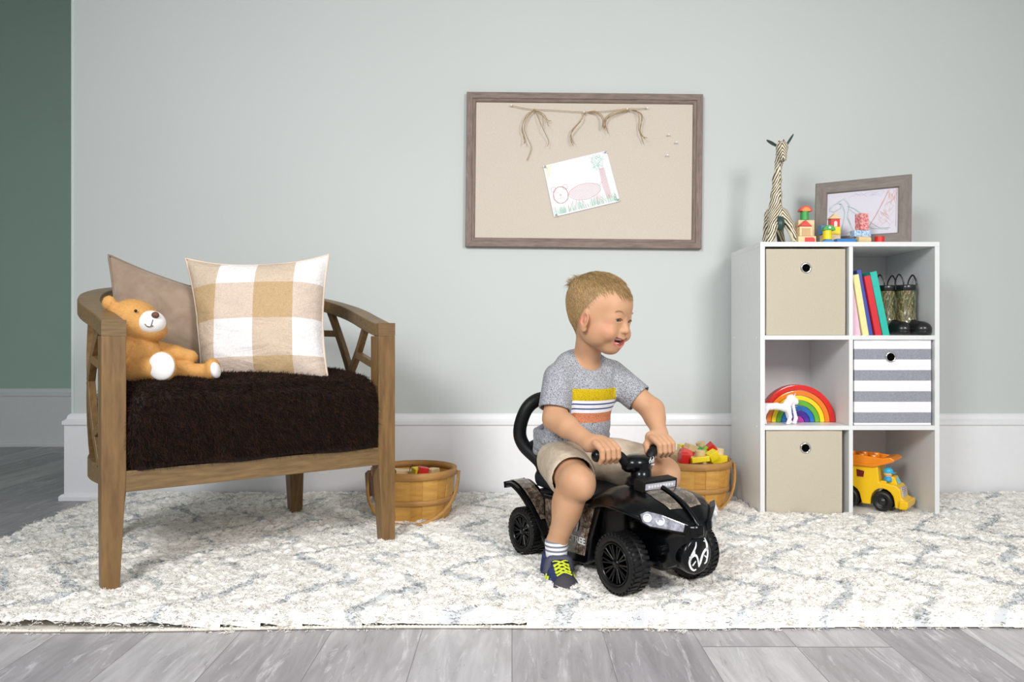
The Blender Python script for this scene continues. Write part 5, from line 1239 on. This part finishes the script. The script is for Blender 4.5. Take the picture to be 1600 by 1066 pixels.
# torso
s.ell((-.150, 0, .300), (.068, .074, .066), .02).ell((-.130, 0, .385), (.062, .070, .085), .03).ell((-.105, 0, .470), (.060, .082, .075), .03)
s.cap((-.098, -.060, .528), (-.092, .064, .528), .033, .033, .03)
s.cap((-.080, 0, .545), hp(-.012, 0, -.045), .035, .036, .02); s.ell((-.105, 0, .548), (.034, .060, .030), .02)
# arms
RA = [(-.092, -.080, .508), (-.066, -.112, .408), (.068, -.102, .358)]; LA = [(-.084, .088, .512), (.022, .142, .424), (.080, .114, .366)]
s.chain(RA, [.036, .030, .0195], .012).cap((-.064, -.112, .406), (-.02, -.108, .390), .0285, .0290, .012)
s.chain(LA, [.036, .029, .0190], .012).cap((.022, .142, .422), (.04, .134, .406), .027, .027, .012)
def hand(s, wr, sy, yk, tilt=0):
    """hand closed over the grip; yk: y of the knuckles centre, sy: side of the body (thumb towards the middle)"""
    gx, gz = .110, .334                                       # grip axis at the hand
    s.cap(wr, (gx - .027, yk, gz + .027), .0190, .0175, .012)
    s.box((gx - .018, yk, gz + .0255), (.021, .0275, .0120), .0110, .010, M=rotm(y=22))
    for i, (dy, ln) in enumerate(((-.024, .82), (-.0085, .95), (.007, 1.0), (.0225, .95))):
        y = yk + dy * (-1 if sy > 0 else 1)
        k = (gx - .001, y, gz + .0235); a = (gx + .0165 * ln, y, gz + .014); b = (gx + .0180 * ln, y, gz - .004); c = (gx + .006, y, gz - .0165)
        s.cap((gx - .012, y, gz + .028), k, .0085, .0088, .003).cap(k, a, .0085, .0078, .0012).cap(a, b, .0076, .0070, .001).cap(b, c, .0070, .0058, .001)
    ty = yk - sy * .028; m = yk - sy * .034                # thumb leaves the inner side of the palm
    s.chain([(gx - .030, yk - sy * .014, gz + .020), (gx - .024, ty, gz + .010), (gx - .014, m, gz - .006), (gx + .002, m + sy * .003, gz - .017)], [.0105, .0092, .0080, .0064], .004)
hand(s, RA[2], -1, -.088); hand(s, LA[2], 1, .092)
# legs
RL = [(-.120, -.055, .285), (.046, -.128, .262), (-.008, -.150, .105)]; LL = [(-.115, .055, .285), (.052, .150, .258), (.0, .160, .105)]
for L in (RL, LL):
    s.cap(L[0], L[1], .056, .043, .02); s.ell(np.array(L[1]) + (.004, 0, .0), (.044, .042, .043), .01); k = np.array(L[1]); a = np.array(L[2])
    s.cap(k, a, .038, .0245, .012); s.ell(k * .62 + a * .38 + np.array((-.010, 0, 0)), (.037, .036, .055), .015)
    s.ell(k + np.array((.030, 0, -.014)), (.016, .022, .022), .015)
    s.cap(a, a + np.array((-.004, 0, -.045)), .0245, .023, .01); s.cap(a + np.array((-.01, 0, -.062)), a + np.array((.055, 0, -.078)), .021, .013, .01)
# head
Mh = HR
def E_(c, r, k=.01, op='+', rot=None): s.ell(hp(*c), tuple(np.array(r) * HS), k, op, Mh if rot is None else Mh @ rot)
E_((-.010, 0, .024), (.089, .074, .076), 0); E_((.024, 0, .022), (.062, .066, .058), .01); E_((.0, 0, -.012), (.078, .068, .064), .02)
E_((.036, 0, -.044), (.048, .050, .050), .02)
for y in (-1, 1):
    E_((.050, y * .031, -.040), (.029, .023, .024), .014); E_((.026, y * .038, -.060), (.034, .021, .025), .02)
E_((.055, 0, -.086), (.024, .024, .016), .02); E_((.070, 0, -.060), (.021, .027, .022), .014)
s.cap(hp(.0795, 0, -.008), hp(.0920, 0, -.0325), .0060, .0090, .010)
MZ = -.0640
for y in (-1, 1):
    s.ell(hp(.0860, y * .0088, -.0355), (.0074, .0058, .0055), .004); E_((.0930, y * .0042, -.0415), (.003, .0020, .0018), .001, '-')
    E_((.0605, y * .0270, -.0090), (.0180, .0220, .0165), .014)
    s.chain([hp(.0770, y * .0150, -.0125), hp(.0772, y * .0260, -.0158), hp(.0715, y * .0375, -.0130)], [.0016, .0026, .0016], .004)     # puffed lower lid
    s.chain([hp(.0775, y * .0145, -.0070), hp(.0780, y * .0260, -.0042), hp(.0715, y * .0390, -.0090)], [.0014, .0024, .0016], .004)     # upper lid
    for dd in (.004, 0, -.004, -.008): s.chain([hp(.0790 + dd, y * .0160, -.0105), hp(.0790 + dd, y * .0260, -.0092), hp(.0740 + dd, y * .0365, -.0108)], [.0014, .0042, .0016], .0005, '-')
    E_((.0665, y * .038, -.046), (.018, .015, .017), .012)
    # ear
    E_((.008, y * .0725, -.027), (.0185, .0085, .0260), .004, rot=rotm(z=y * 28)); E_((.0145, y * .0835, -.0245), (.0115, .0075, .0165), .0015, '-', rot=rotm(z=y * 26))
    E_((.013, y * .0735, -.049), (.009, .006, .009), .004); E_((.0145, y * .0745, -.026), (.0040, .0055, .009), .003)
UP = [hp(.0715, -.0310, MZ + .0145), hp(.0840, -.0170, MZ + .0105), hp(.0875, 0, MZ + .0090), hp(.0840, .0170, MZ + .0105), hp(.0715, .0310, MZ + .0145)]
LO = [hp(.0715, -.0310, MZ + .0130), hp(.0785, -.0205, MZ - .0045), hp(.0815, 0, MZ - .0145), hp(.0785, .0205, MZ - .0045), hp(.0715, .0310, MZ + .0130)]
s.chain(UP, [.0014, .0024, .0030, .0024, .0014], .0025); s.chain(LO, [.0014, .0032, .0044, .0032, .0014], .0025)
for q0, q1 in zip(np.linspace(0, 1, 9)[:-1], np.linspace(0, 1, 9)[1:]):        # carve a smiling crescent between the lips
    def pt(L_, t): t = t * 4; i = min(int(t), 3); return L_[i] + (L_[i+1] - L_[i]) * (t - i)
    for f_ in (.28, .5, .72):
        a = pt(UP, q0) * (1 - f_) + pt(LO, q0) * f_; b = pt(UP, q1) * (1 - f_) + pt(LO, q1) * f_; ra = .0042 * math.sin(PI * (.08 + .84 * q0)) + .0005; rb = .0042 * math.sin(PI * (.08 + .84 * q1)) + .0005
        for dd in (.004, -.003, -.010): s.cap(a + HR @ np.array([dd, 0, 0]), b + HR @ np.array([dd, 0, 0]), ra, rb, .0008, '-')
HRi = HR.T
lipn = UP + LO[::-1]
def hairline(ang): return np.interp(ang, [0, .35, .62, .85, 1.05, 1.25, 1.45, 1.62, 1.8, 2.2, 2.6, 3.2], [.052, .056, .062, .060, .046, .026, .004, -.022, -.034, -.056, -.066, -.070])
V, F = s.mesh(1)
def smooth01(x): x = np.clip(x, 0, 1); return x * x * (3 - 2 * x)
def tint(cn):
    q = (cn - HC) @ HR / HS; d = np.full(len(cn), 9.); d2 = d.copy()
    for a, b in zip(UP, UP[1:]): d = np.minimum(d, seg_sdf(cn.astype(np.float32), a, b, 0, 0))
    for a, b in zip(LO, LO[1:]): d2 = np.minimum(d2, seg_sdf(cn.astype(np.float32), a, b, 0, 0))
    lip = np.maximum(smooth01((.0042 - d) / .0018), smooth01((.0062 - d2) / .002)) * (q[:, 0] > .066)
    ins = smooth01((.0768 - .35 * np.abs(q[:, 1]) - q[:, 0]) / .002) * (np.hypot(q[:, 1] / .030, (q[:, 2] - MZ) / .015) < 1) * (q[:, 0] > .04)
    an = np.arctan2(np.abs(q[:, 1]), q[:, 0]); sc = smooth01((q[:, 2] - hairline(an)) / .006) * (cn[:, 2] > .60) * (np.abs(q[:, 1]) < .0765)
    return np.stack([lip, ins, sc, np.ones(len(cn))], 1)
boy = npmesh('toddler', V, F, [M_SK], None)
ca = boy.data.color_attributes.new('tint', 'FLOAT_COLOR', 'POINT'); ca.data.foreach_set('color', tint(V).astype(np.float32).ravel())
boy.location = TO; boy.rotation_euler = (0, 0, TA)
tag(boy, 'laughing blond toddler in a striped grey shirt and khaki shorts riding the black toy quad', 'person')
def hobj(name, mb, mat): return obj(name, mb, mat, boy)
HM = Matrix.Translation(HC) @ Matrix(HR.tolist()).to_4x4() @ Matrix.Scale(HS, 4)
QV = (V - HC) @ HR / HS
def facex(y, z):
    k = (np.abs(QV[:, 1] - y) < .0025) & (np.abs(QV[:, 2] - z) < .0025); return QV[k, 0].max()
for y in (-1, 1):
    e = hobj('eye', MB().sph((.0684, y * .0262, -.0096), (.0100, .0128, .0100), 24, 16, HM), pm('eye_white', '#e6e4e6', .2, coat=.5, var=0))
    d = Vector((1, -y * 0 - .05, -.02)).normalized(); c = Vector((.0686, y * .0265, -.0096)) + d * .0080
    obj('iris', MB().sph(c, (.0026, .0056, .0056), 18, 10, HM), pm('iris_blue', '#3d4f66', .15, var=.1), e); obj('pupil', MB().sph(c + d * .0014, (.0016, .0028, .0028), 12, 8, HM), pm('black_bead', '#120c0a', .2), e)
    g_ = np.random.RandomState(40 + y); nb = 170; t_ = g_.rand(nb); by = .013 + .027 * t_; bz = .0075 + .006 * np.sin(PI * t_ * .8) + g_.uniform(-.0018, .0018, nb); bx_ = np.array([facex(y * a_, b_) for a_, b_ in zip(by, bz)])
    Pb = HC + (np.stack([bx_ - .0003, y * by, bz], 1) * HS) @ HR.T; Db = np.stack([np.full(nb, .02), y * (.4 + .5 * t_), .6 - .7 * t_], 1) @ HR.T; Db /= np.linalg.norm(Db, axis=1)[:, None]
    Vb, Fb = strands(Pb, Db, .0048, .00026, None, 2, .3, g_); npmesh('eyebrow', Vb, Fb, pm('eyebrow_hair', '#d3b086', .8), boy)
for y in (-1, 1):
    hobj('eyelash', MB().tube(spline([HC + HR @ (np.array([facex(y * b_, z_) + .0002, y * b_, z_]) * HS) for b_, z_ in ((.0150, -.0082), (.0205, -.0050), (.0265, -.0040), (.0325, -.0052), (.0385, -.0085))], 4), [.0003] + [.0008] * 15 + [.0003], 6), pm('lash_brown', '#5d4433', .7))
mb = MB()
for k in range(6):
    a = (k - 2.5) * .30; mb.box((.0650 + .0150 * math.cos(a), .0190 * math.sin(a), MZ + .0062), (.0030, .0052, .0044), (0, 0, a), M=HM)
hobj('upper_teeth', mb, pm('tooth_white', '#f3efe6', .2, coat=.4, var=0)).modifiers.new('b', 'BEVEL').width = .001
mb = MB()
for k in range(4):
    a = (k - 1.5) * .30; mb.box((.0610 + .0150 * math.cos(a), .0165 * math.sin(a), MZ - .0050), (.0030, .0048, .0036), (0, 0, a), M=HM)
hobj('lower_teeth', mb, pm('tooth_white', '#f3efe6', .2, coat=.4, var=0)).modifiers.new('b', 'BEVEL').width = .001
hobj('tongue', MB().sph((.066, 0, MZ - .0060), (.012, .013, .0045), 16, 10, HM), pm('tongue_pink', '#d5736f', .3))

# hair: combed strands over the skull
def hair():
    g = np.random.RandomState(21); n = 230000; q = (V - HC) @ HR / HS
    P, N = sample_surface(V, F, n, g); p = (P - HC) @ HR / HS; nn = N @ HR
    x, y, z = p[:, 0], p[:, 1], p[:, 2]
    ang = np.arctan2(np.abs(y), x); line = hairline(ang)
    line = line + g.randn(n) * .003
    keep = (z > line) & (P[:, 2] > .60) & ~((np.abs(y) > .0765) & (z < .0) & (x > -.018))
    P, p, nn, N = P[keep], p[keep], nn[keep], N[keep]; m = len(P); x, y, z = p[:, 0], p[:, 1], p[:, 2]
    crown = np.array([-.060, -.004, .088]); v = p - crown; dist = np.linalg.norm(v, axis=1) + 1e-6
    t = v - nn * (v * nn).sum(1)[:, None]; t /= np.linalg.norm(t, axis=1)[:, None] + 1e-9
    side = np.clip((.05 - z) / .03, 0, 1); t = t + np.array([.10, 0, -.6]) * side[:, None]
    top = np.clip((z - .06) / .03, 0, 1); t = t + np.array([.5, 0, 0]) * top[:, None]
    D = t * .9 + nn * (.12 + .38 * top)[:, None] + g.randn(m, 3) * .08; D /= np.linalg.norm(D, axis=1)[:, None]
    L = .008 + .012 * top + .004 * (1 - side); L = np.where((x > .03) & (z > .05), .015, L); L = L * g.uniform(.7, 1.2, m)
    bend = -nn * .35 + np.array([.1, 0, -.12]) + g.randn(m, 3) * .08
    cow = (np.linalg.norm(p - np.array([-.080, -.012, .060]), axis=1) < .021) & (g.rand(m) < .42); D[cow] = np.array([-1.0, -.2, .25]) + g.randn(cow.sum(), 3) * .30; D /= np.linalg.norm(D, axis=1)[:, None]; L = np.where(cow, .034 * g.uniform(.7, 1.1, m), L)
    toW = lambda a: a @ HR.T
    A, B = strands(P, toW(D), L * HS, .00042, toW(bend), 3, .25, g)
    mi = np.repeat(g.choice(4, m, p=[.38, .3, .2, .12]), 9)
    return A, B, mi
A, B, mi = hair()
HCOL = ['#a38355', '#b89868', '#7d603c', '#c8ac7c']
npmesh('hair', A, B, [pm('hair_%s' % h[1:], h, .5, spec=.4, var=.15, vs=80) for h in HCOL], boy, mi)
# scalp tint under the hair
# ---------------- clothes
SY, SZ = 0, 0
def folds(t, v, fine):
    mp = t.mapped((22, 22, 7), (R(18), R(-25), 0)); w = t.noise(mp, 1.0, 3, .5, 1.2)
    return t.math('ADD', w, t.math('MULTIPLY', fine, .10))
def knit():
    t = NT('striped_heather_knit', .9, 0, .15); v = t.mapped(); X, Y, Z = t.sep(v)
    n = t.noise(v, 430, 3, .7); n2 = t.noise(v, 900, 2, .6)
    grey = t.ramp(n, [(.38, '#53545b'), (.45, '#85878e'), (.52, '#a2a4aa'), (.62, '#b9bbbf')])
    h = t.math('ADD', Z, t.math('MULTIPLY', X, .10))      # bands sag a little
    spk = t.ramp(n, [(.36, '#9a9a9a'), (.48, '#ffffff')])
    def band(a, b): return t.math('MULTIPLY', t.math('GREATER_THAN', h, a), t.math('LESS_THAN', h, b))
    c = t.mix(band(.4475, .4785), grey, t.mix(1.0, '#c9ad1c', spk, 'MULTIPLY'))
    c = t.mix(band(.4140, .4475), c, '#eceef3'); c = t.mix(band(.4362, .4400), c, '#3b4580'); c = t.mix(band(.4232, .4270), c, '#3b4580')
    c = t.mix(band(.3880, .4140), c, t.mix(1.0, '#cf8460', spk, 'MULTIPLY'))
    t.col(c); t.bump(folds(t, v, n2), .55, .006); return t.m
def heather():
    t = NT('heather_grey_knit', .9, 0, .15); v = t.mapped(); n = t.noise(v, 430, 3, .7); t.col(t.ramp(n, [(.38, '#53545b'), (.45, '#85878e'), (.52, '#a2a4aa'), (.62, '#b9bbbf')])); t.bump(folds(t, v, t.noise(v, 900, 2)), .55, .006); return t.m
s = SDF((-.27, -.20, .24), (.06, .20, .60), .0028)
s.ell((-.158, 0, .325), (.078, .084, .050), .02).ell((-.124, .004, .385), (.084, .094, .090), .025).ell((-.100, .006, .470), (.077, .102, .080), .025)
s.cap((-.100, -.052, .522), (-.094, .060, .522), .040, .040, .025); s.ell((-.104, 0, .556), (.040, .066, .030), .022)
s.cap(RA[0], (-.066, -.120, .396), .042, .042, .012); s.cap(LA[0], (.006, .140, .434), .043, .040, .012)
s.box((-.160, 0, .306), (.068, .078, .018), .015, .012)
for k_, (zz, px0) in enumerate(((.318, 0), (.331, .01), (.345, -.01), (.357, 0))):     # bunched folds at the waist
    s.chain([(-.232, -.03, zz + .01), (-.205, -.072, zz), (-.14, -.088 + px0 * .3, zz - .006), (-.075, -.072, zz - .004)], [.008, .011, .010, .006], .0025)
    s.chain([(-.232, .03, zz + .01), (-.205, .072, zz), (-.14, .088, zz - .006), (-.075, .072, zz - .004)], [.008, .011, .010, .006], .0025)
for a_, b_ in (((-.05, .055, .53), (-.045, .04, .47)), ((-.055, .075, .52), (-.04, .065, .46)), ((-.07, -.088, .47), (-.06, -.07, .41))): s.cap(a_, b_, .010, .007, .012)
s.cap((-.074, 0, .555), (-.010, 0, .65), .0365, .060, 0, '-')           # neck opening
s.cap((-.081, -.097, .458), (-.050, -.145, .322), .0365, .0365, 0, '-'); s.cap((-.040, .113, .474), (.060, .171, .387), .0370, .0350, 0, '-')
for c_, n_, sd in ((np.array((-.073, -.109, .430)), np.array((.21, -.32, -.92)), -1), (np.array((-.014, .129, .451)), np.array((.69, .40, -.60)), 1)):
    sl, P = s._blk(s.lo, s.lo + s.h * s.n); near = (P[..., 1] * sd > .080) & (np.linalg.norm(P - c_, axis=-1) < .075); cut = (P - c_) @ n_
    s.f[sl] = np.where(near, np.maximum(s.f[sl], cut), s.f[sl]).astype(np.float32)
def inside_shirt(s):
    s.ell((-.134, 0, .385), (.058, .064, .070), 0, '-'); s.ell((-.15, 0, .30), (.060, .066, .04), 0, '-'); return s
inside_shirt(s)
def shirt_mat(cn):
    c = cn.astype(np.float32); dr = seg_sdf(c, RA[0], (-.066, -.120, .396), .042, .042); dl = seg_sdf(c, LA[0], (.006, .140, .434), .043, .040)
    tor = np.linalg.norm((c - np.array([-.110, 0, c[:, 2].mean()])) [:, :2] / np.array([.084, .092]), axis=1) - 1
    slv = ((dr < .003) & (c[:, 1] < -.072)) | ((dl < .012) & (c[:, 1] > .062)); return np.where(slv, 1, 0)
s.obj('shirt', [knit(), heather()], boy, shirt_mat, relax=1)
# shorts
def khaki():
    t = NT('khaki_cotton', .85, 0, .2); v = t.mapped(); t.col(t.ramp(t.noise(v, 30, 4, .6, 1), [(.3, '#b5a48f'), (.7, '#cdbfac')])); t.bump(t.noise(v, 40, 4, .6, 1.5), .35, .004); return t.m
s = SDF((-.27, -.21, .19), (.07, .22, .37), .0028)
s.ell((-.150, 0, .290), (.080, .090, .055), .02)
for L, e in ((RL, .66), (LL, .72)):
    a = np.array(L[0]); b = np.array(L[1]); c = a + (b - a) * e; u = (b - a) / np.linalg.norm(b - a)
    s.cap(a, c, .063, .060, .02); s.cap(a * .5 + c * .5 + np.array((0, 0, .01)), c + np.array((0, 0, .004)), .057, .059, .01)
    for q_ in range(5): s.cap(a + (c - a) * (.2 + .16 * q_) + np.array((0, -.03, .045)), a + (c - a) * (.25 + .16 * q_) + np.array((0, .03, .05)), .010, .008, .010)
for L, e in ((RL, .66), (LL, .72)):
    a = np.array(L[0]); b = np.array(L[1]); u = (b - a) / np.linalg.norm(b - a); c = a + (b - a) * e
    sl, P = s._blk(s.lo, s.lo + s.h * s.n); side = -1 if L is RL else 1
    cut = (P - (c + u * .030)) @ u.astype(np.float32); near = (P[..., 1] * side) > .02
    s.f[sl] = np.where(near, np.maximum(s.f[sl], cut), s.f[sl])
    s.cap(a + u * .06, b + u * .05, .0545, .0515, 0, '-')
s.obj('shorts', khaki(), boy, relax=2)
# socks and shoes
M_SO = NT('striped_sock', .9, 0, .1); v_ = M_SO.mapped(); _, _, Zs = M_SO.sep(v_); fz = M_SO.math('FRACT', M_SO.math('DIVIDE', Zs, .011)); inb = M_SO.math('MULTIPLY', M_SO.math('GREATER_THAN', Zs, .088), M_SO.math('LESS_THAN', fz, .45))
M_SO.col(M_SO.mix(inb, '#efeff2', '#7d8090'))
M_NV = NT('navy_suede', .8, 0, .2); M_NV.col(M_NV.ramp(M_NV.noise(M_NV.mapped(), 60, 3), [(.3, '#2a3152'), (.7, '#3a4570')]))
for L, nm in ((RL, 'right'), (LL, 'left')):
    a = np.array(L[2]); hobj('sock', MB().lathe([(.024, .055), (.0265, .07), (.0275, .088), (.0285, .104), (.029, .113), (.0265, .114)], 36, Matrix.Translation((a[0] + .0, a[1], 0))), M_SO.m)
    ox, oy = a[0], a[1]; dz = .0
    AR = R(-22 if nm == 'right' else 12); Ms = Matrix.Translation((ox, oy, 0)) @ Matrix.Rotation(AR, 4, 'Z') @ Matrix.Rotation(R(6), 4, 'Y') @ Matrix.Scale(1.10, 4); 
    s = SDF((-.055, -.045, -.002), (.115, .045, .105), .0022)
    s.cap((-.012, 0, .060), (-.014, 0, .034), .030, .032, .01).cap((-.010, 0, .034), (.060, 0, .026), .0315, .0290, .012).ell((.072, 0, .024), (.030, .033, .021), .012)
    s.cap((-.014, 0, .058), (.030, 0, .044), .028, .022, .01); s.cap((0, 0, .13), (-.006, 0, .066), .030, .026, 0, '-'); s.half((0, 0, .015), (0, 0, -1))
    def smat(c): return np.where(c[:, 0] > .078 - .35 * np.abs(c[:, 2] - .03), 1, np.where((c[:, 0] < -.033) & (c[:, 2] > .03), 2, 0))
    up_ = s.obj('shoe', [M_NV.m, pm('toe_charcoal', '#3d3b40', .7, bump=.3), pm('lime_trim', '#c3cf2b', .6)], boy, smat); up_.matrix_local = Ms
    s = SDF((-.06, -.05, -.012), (.12, .05, .03), .0025)
    s.cap((-.014, 0, .006), (.066, 0, .006), .0365, .0345, 0).half((0, 0, .017), (0, 0, 1)).half((0, 0, -.001), (0, 0, -1)); s.obj('sole', pm('sole_dark', '#33343c', .6), up_)
    SVx = np.array([v_.co[:] for v_ in up_.data.vertices])
    def tz(x, y):
        k = (np.abs(SVx[:, 0] - x) < .0035) & (np.abs(SVx[:, 1] - y) < .0035); return SVx[k, 2].max() + .0012 if k.any() else .04
    def lay(pts, n_=7): return [(p.x, p.y, tz(p.x, p.y)) for p in spline([(x, y, 0) for x, y in pts], n_)]
    mb = MB()
    for x in (.034, .043, .052, .061):
        mb.tube(lay([(x - .007, -.017), (x + .007, .017)], 10), 1, 6, flat=(.0058, .0028), up=(0, 0, 1)); mb.tube(lay([(x + .007, -.017), (x - .007, .017)], 10), 1, 6, flat=(.0058, .0028), up=(0, 0, 1))
    obj('laces', mb, pm('lace_lime', '#ccd82a', .6), up_)
    st_ = []
    for k_ in range(15):
        a_ = PI * k_ / 14; y_ = -.0285 * math.cos(a_); st_.append((.0210, y_ * 1.12, (tz(.0210, y_) + .0015) if abs(y_) < .024 else .040 + .012 * math.sin(a_)))
    obj('strap', MB().tube(st_, 1, 6, flat=(.019, .0045), up=(.3, 0, 1)), pm('strap_grey', '#4a4c5e', .7), up_)
    mb = MB()
    for sd in (-1, 1):
        for q_ in range(2): mb.tube([(.034 + .014 * q_, sd * .0325, .020), (.028 + .014 * q_, sd * .0318, .030), (.024 + .014 * q_, sd * .0290, .040)], .0026, 6)
    obj('side_stripes', mb, pm('lace_lime', '#ccd82a', .6), up_)
import OpenImageIO as oiio, sys
b=oiio.ImageBuf('/tmp/w/full.png'); 
for n,(x,y) in dict(wallTL=(180,40),wallL=(200,300),wallTop=(640,40),wallM=(640,300),wallR=(1300,100),wallTR=(1580,30),wallRt=(1550,400),hall=(50,300),halltop=(50,30),base=(700,700),floor=(700,1030),floorhall=(40,750),board=(800,330),bin=(1250,480),rug=(600,920),rug2=(1200,940),sidep=(1165,500),skinarm=(890,665),cheek=(935,520)).items():
    r=b.get_pixels(oiio.FLOAT,oiio.ROI(int(x*.64)-4,int(x*.64)+5,int(y*.64)-4,int(y*.64)+5)); print(n,(x,y),(r.mean((0,1))[:3]*255).astype(int))
